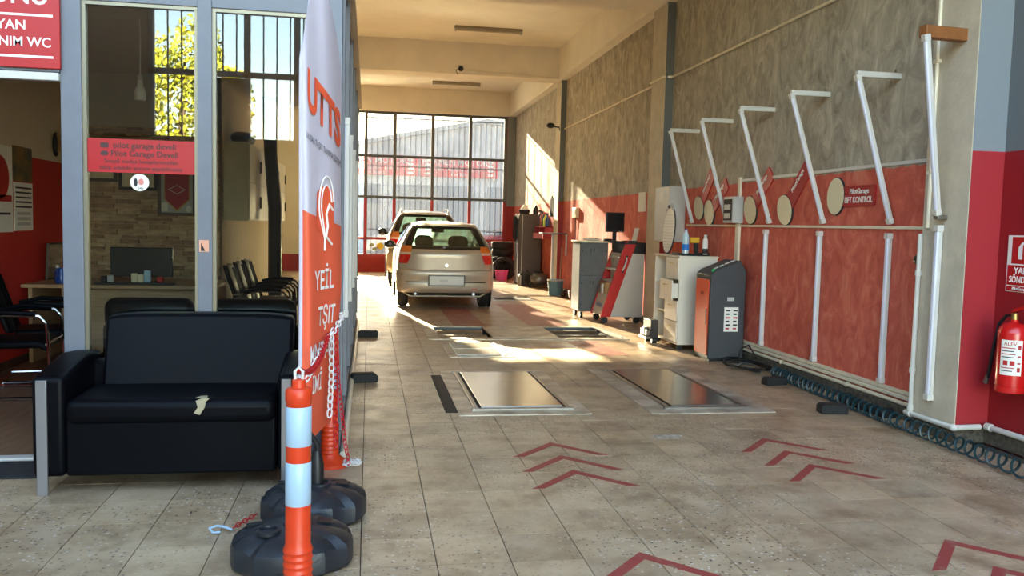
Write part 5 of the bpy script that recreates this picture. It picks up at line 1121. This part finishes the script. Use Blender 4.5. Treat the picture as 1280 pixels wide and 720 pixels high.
def chain(name, pts, m, label, L=.042, group='plastic chains'):
    pts = [Vector(p) for p in pts]; mb = MB()
    seg = []; 
    for a, b in zip(pts, pts[1:]):
        seg.append((a, b, (b-a).length))
    tot = sum(s[2] for s in seg); n = max(2, int(tot/(L*.72)))
    def at(d):
        for a, b, l in seg:
            if d <= l: return a.lerp(b, d/l if l else 0), (b-a).normalized()
            d -= l
        return pts[-1], (pts[-1]-pts[-2]).normalized()
    for k in range(n):
        c, t = at((k+.5)*tot/n); p = t.orthogonal().normalized(); q = t.cross(p)
        if k % 2: p = q
        mb.tube([c+t*math.cos(a)*L*.5+p*math.sin(a)*L*.30 for a in [2*PI*i/10 for i in range(10)]], L*.085, 5, closed=True)
    return tag(mb.build(name, m), label, 'chain', group)
def sag(a, b, d, n=12): return [Vector(a).lerp(Vector(b), t)-Vector((0, 0, d*4*t*(1-t))) for t in lsp(0, 1, n)]
chain('white_chain', [(-.082+(.040+.012*math.sin(2.3*a))*math.cos(a), 4.985+(.040+.012*math.sin(2.3*a))*math.sin(a), .016+.0012*i) for i, a in enumerate(lsp(0, 13, 30))], m_cwh2, 'small heap of white chain at the foot of the storefront bollard', .03)
chain('red_chain', [(-.215, 5.045, .95), (-.185, 5.00, .89), (-.165, 5.005, .5), (-.125, 4.965, .16), (-.10, 4.955, .03)], m_cred2, 'red chain hanging down the front of the storefront bollard', .04)
chain('red_chain', [(-.520, 4.15, .026), (-.548, 4.10, .022), (-.582, 4.04, .020), (-.606, 3.995, .016)], m_cred2, 'short red chain end lying on the tiles beside the black base', .034)
sh = thing('chain_hook', 'white metal hook at the end of the red chain on the tiles', 'hook', (-.628, 3.985, 0)); MB().tube([(.02, 0, .012), (-.02, .02, .02), (-.05, .01, .03), (-.08, -.01, .025), (-.06, -.03, .012), (-.03, -.02, .01)], .006, 6).build('hook', m_refl, sh)
# water filled black bases
def base(x, y, rz, label):
    o = thing('flag_base', label, 'flag base', (x, y, 0), rz, 'black water filled flag bases')
    def rad(a): return .245*(1+.03*math.cos(4*a))/(abs(math.cos(a))**3.2+abs(math.sin(a))**3.2)**(1/3.2)
    prof = [(.90, 0), (1.0, .02), (1.0, .085), (.97, .105), (.80, .135), (.55, .15), (.30, .152), (.0, .152)]
    n = 40; vs = []; fs = []
    for f, z in prof:
        for k in range(n):
            a = 2*PI*k/n; notch = .93 if (k % 10) in (4, 5) and .7 < f else 1; vs.append((rad(a)*f*notch*math.cos(a), rad(a)*f*notch*math.sin(a)*.92, z-(.012 if (k % 5 == 0 and .5 < f < .99) else 0)))
    for j in range(len(prof)-1):
        for k in range(n): k2 = (k+1) % n; fs.append((j*n+k, j*n+k2, (j+1)*n+k2, (j+1)*n+k))
    fs.append(tuple(reversed(range(n))))
    mb = MB(); mb.add(vs, fs); m_b = mat('black_polyethylene', (34, 38, 44), .42, var=.25, vscale=10, bump=.1, bscale=60); mb.build('tank', m_b, o, smooth=28)
    MB().lathe([(.05, .15), (.05, .165), (.035, .17), (.033, .16)], 20, (-.10, -.06, 0), cap=False).lathe([(.0, .158), (.034, .158)], 20, (-.10, -.06, 0), cap=False).build('filler_cap', m_b, o)
    MB().lathe([(.06, .15), (.06, .163), (.045, .163), (.04, .15)], 20, (.02, .02, 0), cap=False).build('socket_ring', m_b, o)
    MB().prism([(.10, .02), (.16, .0), (.17, .05), (.11, .08)], .15, .156, 'z').build('painted_recess_shade', m_black, o); MB().prism([(-.18, .03), (-.12, .05), (-.13, .09), (-.19, .07)], .141, .152, 'z').build('painted_recess_shade', m_black, o)  # black patches on the tank paint the shade inside its recesses
    MB().box(.19, .235, -.06, .06, .085, .115).build('carry_grip', m_black, o, bevel=.012)
    return o
base(-.305, 3.62, .12, 'black plastic flag base directly behind the orange bollard, no pole'); base(-.25, 4.18, -.1, 'black plastic flag base carrying the flag pole')
# feather flag
fg = thing('feather_flag', 'white and orange feather flag printed with orange letters', 'flag', (-.24, 4.2, 0))
Z0, Z1 = .38, 2.62
def halfw(z): return 1.0 if z < 2.12 else max(.02, (1-((z-2.12)/(Z1-2.12))**2.3))
def fpos(u, z, off=0):
    """u 0..1 across the cloth, z height; cloth curls away from the viewer towards its free edge"""
    wl = .5 - (.5-u)*halfw(z) if z > 2.12 else u
    wl = .40 + (u-.40)*halfw(z)
    a = wl*1.0; x = -.075+.165*a + .010*math.sin(7*a+1.5*z)*(.3+a)*max(0.2, 1-abs(z-1.2)); y = -.05+.42*a*a+.02*math.sin(9*a+z*2)
    if z < 1.1: x -= .06*a*(1.1-z)
    return (x-.0+off*.85, y-off*1.0-(.0), z)
def cloth(z0, z1, m, nm, nz): return MB().grid(lambda u, z: fpos(u, z), lsp(0, 1, 25), lsp(z0, z1, nz), (.0015, .004, 0)).build(nm, m, fg, smooth=60)
def split(u): return 1.50-.08*u
MB().grid(lambda u, t: fpos(u, Z0+(split(u)-Z0)*t), lsp(0, 1, 25), lsp(0, 1, 24), (.0015, .004, 0)).build('orange_cloth', m_flago, fg, smooth=60)
MB().grid(lambda u, t: fpos(u, split(u)+(Z1-split(u))*t), lsp(0, 1, 25), lsp(0, 1, 34), (.0015, .004, 0)).build('white_cloth', m_flagw, fg, smooth=60)
def flag_text(txt, size, u, z, m, xs=1.0, tilt=0.0, bold=.03):
    me = text_mesh(txt, size, 'LEFT', bold, 0, xs); me.materials.clear(); me.materials.append(m)
    for v in me.vertices:
        x, y = v.co.x, v.co.y; uu_ = min(.99, u+x/.42); v.co = fpos(uu_, z+y-tilt*x, .005)
    o = bpy.data.objects.new('lettering', me); COL.objects.link(o); o.parent = fg
m_forange = mat('print_orange', (226, 88, 50), .7)
flag_text('UTTS', .25, .12, 2.06, m_forange, .60, .45, .04); flag_text('ULUSAL TAŞIT TANIMA SİSTEMİ', .042, .10, 1.85, m_inkd, .62, .30, .0)
flag_text('YEİL', .135, .38, 1.15, m_textw, .62, 0, .012); flag_text('TŞIT', .135, .48, .97, m_textw, .55, 0, .012); flag_text('MNTAJ', .135, .26, .79, m_textw, .60, -.02, .012); flag_text('İMİ', .12, .36, .64, m_textw, .6, 0, .012)
def flag_shape(fn, m, nm): me = MB().grid(lambda a, b: fpos(*fn(a, b), .004), lsp(0, 1, 14), lsp(0, 1, 8)).build(nm, m, fg)
flag_shape(lambda a, b: (.40+.38*b, 1.38+.24*(a if b > .5 else a)-.04*(b-.5)**2*4*(1 if a > .5 else -1)), m_forange, 'emblem_tag')
for r in (.16, .11): 
    pts = [fpos(min(.98, .60+r*1.0*math.cos(a)), 1.53+r*.85*math.sin(a), .008) for a in lsp(.1, 3.6, 14)] + [fpos(.62-r*.3, 1.36-.12*k, .008) for k in (0, .5)]
    MB().tube(pts, .004, 5).build('emblem_line', m_textw, fg)
MB().tube([fpos(.74, 1.50, .008), fpos(.66, 1.53, .008), fpos(.60, 1.48, .008), fpos(.63, 1.42, .008), fpos(.60, 1.37, .008), fpos(.72, 1.33, .008)], .006, 5).build('emblem_line', m_textw, fg)
MB().tube([(fpos(0, z)[0]-.006, fpos(0, z)[1]+.004, z) for z in lsp(Z0, 2.2, 12)]+[(-.06, -.02, 2.35), (-.04, 0, 2.52), (-.015, .01, 2.61)], .010, 8).build('sleeve_pole', m_flagw, fg)
MB().tube([(.0, .0, .152), (.0, .0, .35), (-.04, -.02, .42), (-.075, -.05, .6)], .014, 8).build('pole', m_black, fg); MB().lathe([(.035, .15), (.035, .25), (.025, .29), (.018, .32)], 16).build('pole_socket', m_black, fg)
# chains tied around the flag
FO = Vector((-.24, 4.2, 0))
def onflag(u, z, off): return Vector(fpos(u, z, off)) + FO
KN = onflag(.72, .875, .026)
tie = [onflag(u, .67+.28*u, .024) for u in lsp(.02, .96, 9)] + [onflag(1.0, .955, .0) + Vector((.014, .012, 0))] + [onflag(u, .67+.28*u, -.026) for u in lsp(.96, .02, 9)] + [onflag(0, .67, .0) + Vector((-.022, .006, 0)), onflag(.02, .675, .024)]
chain('white_chain', tie, m_cwh2, 'white plastic chain tied around the flag and its pole', .045)
chain('white_chain', [KN, KN+Vector((.004, -.018, -.05)), KN+Vector((.004, -.02, -.20)), KN+Vector((-.004, -.02, -.42))], m_cwh2, 'white plastic chain hanging down in front of the flag', .05)
chain('red_chain', sag((-.245, 3.13, .905), KN+Vector((-.012, -.015, 0)), .07, 16), m_cred2, 'red plastic chain running from the front bollard to the flag', .04)
KR = onflag(.82, .905, .026)
chain('red_chain', [KR, KR+Vector((.004, -.016, -.06)), KR+Vector((0, -.02, -.35)), KR+Vector((.006, -.02, -.62))], m_cred2, 'red plastic chain hanging down beside the flag pole', .045)
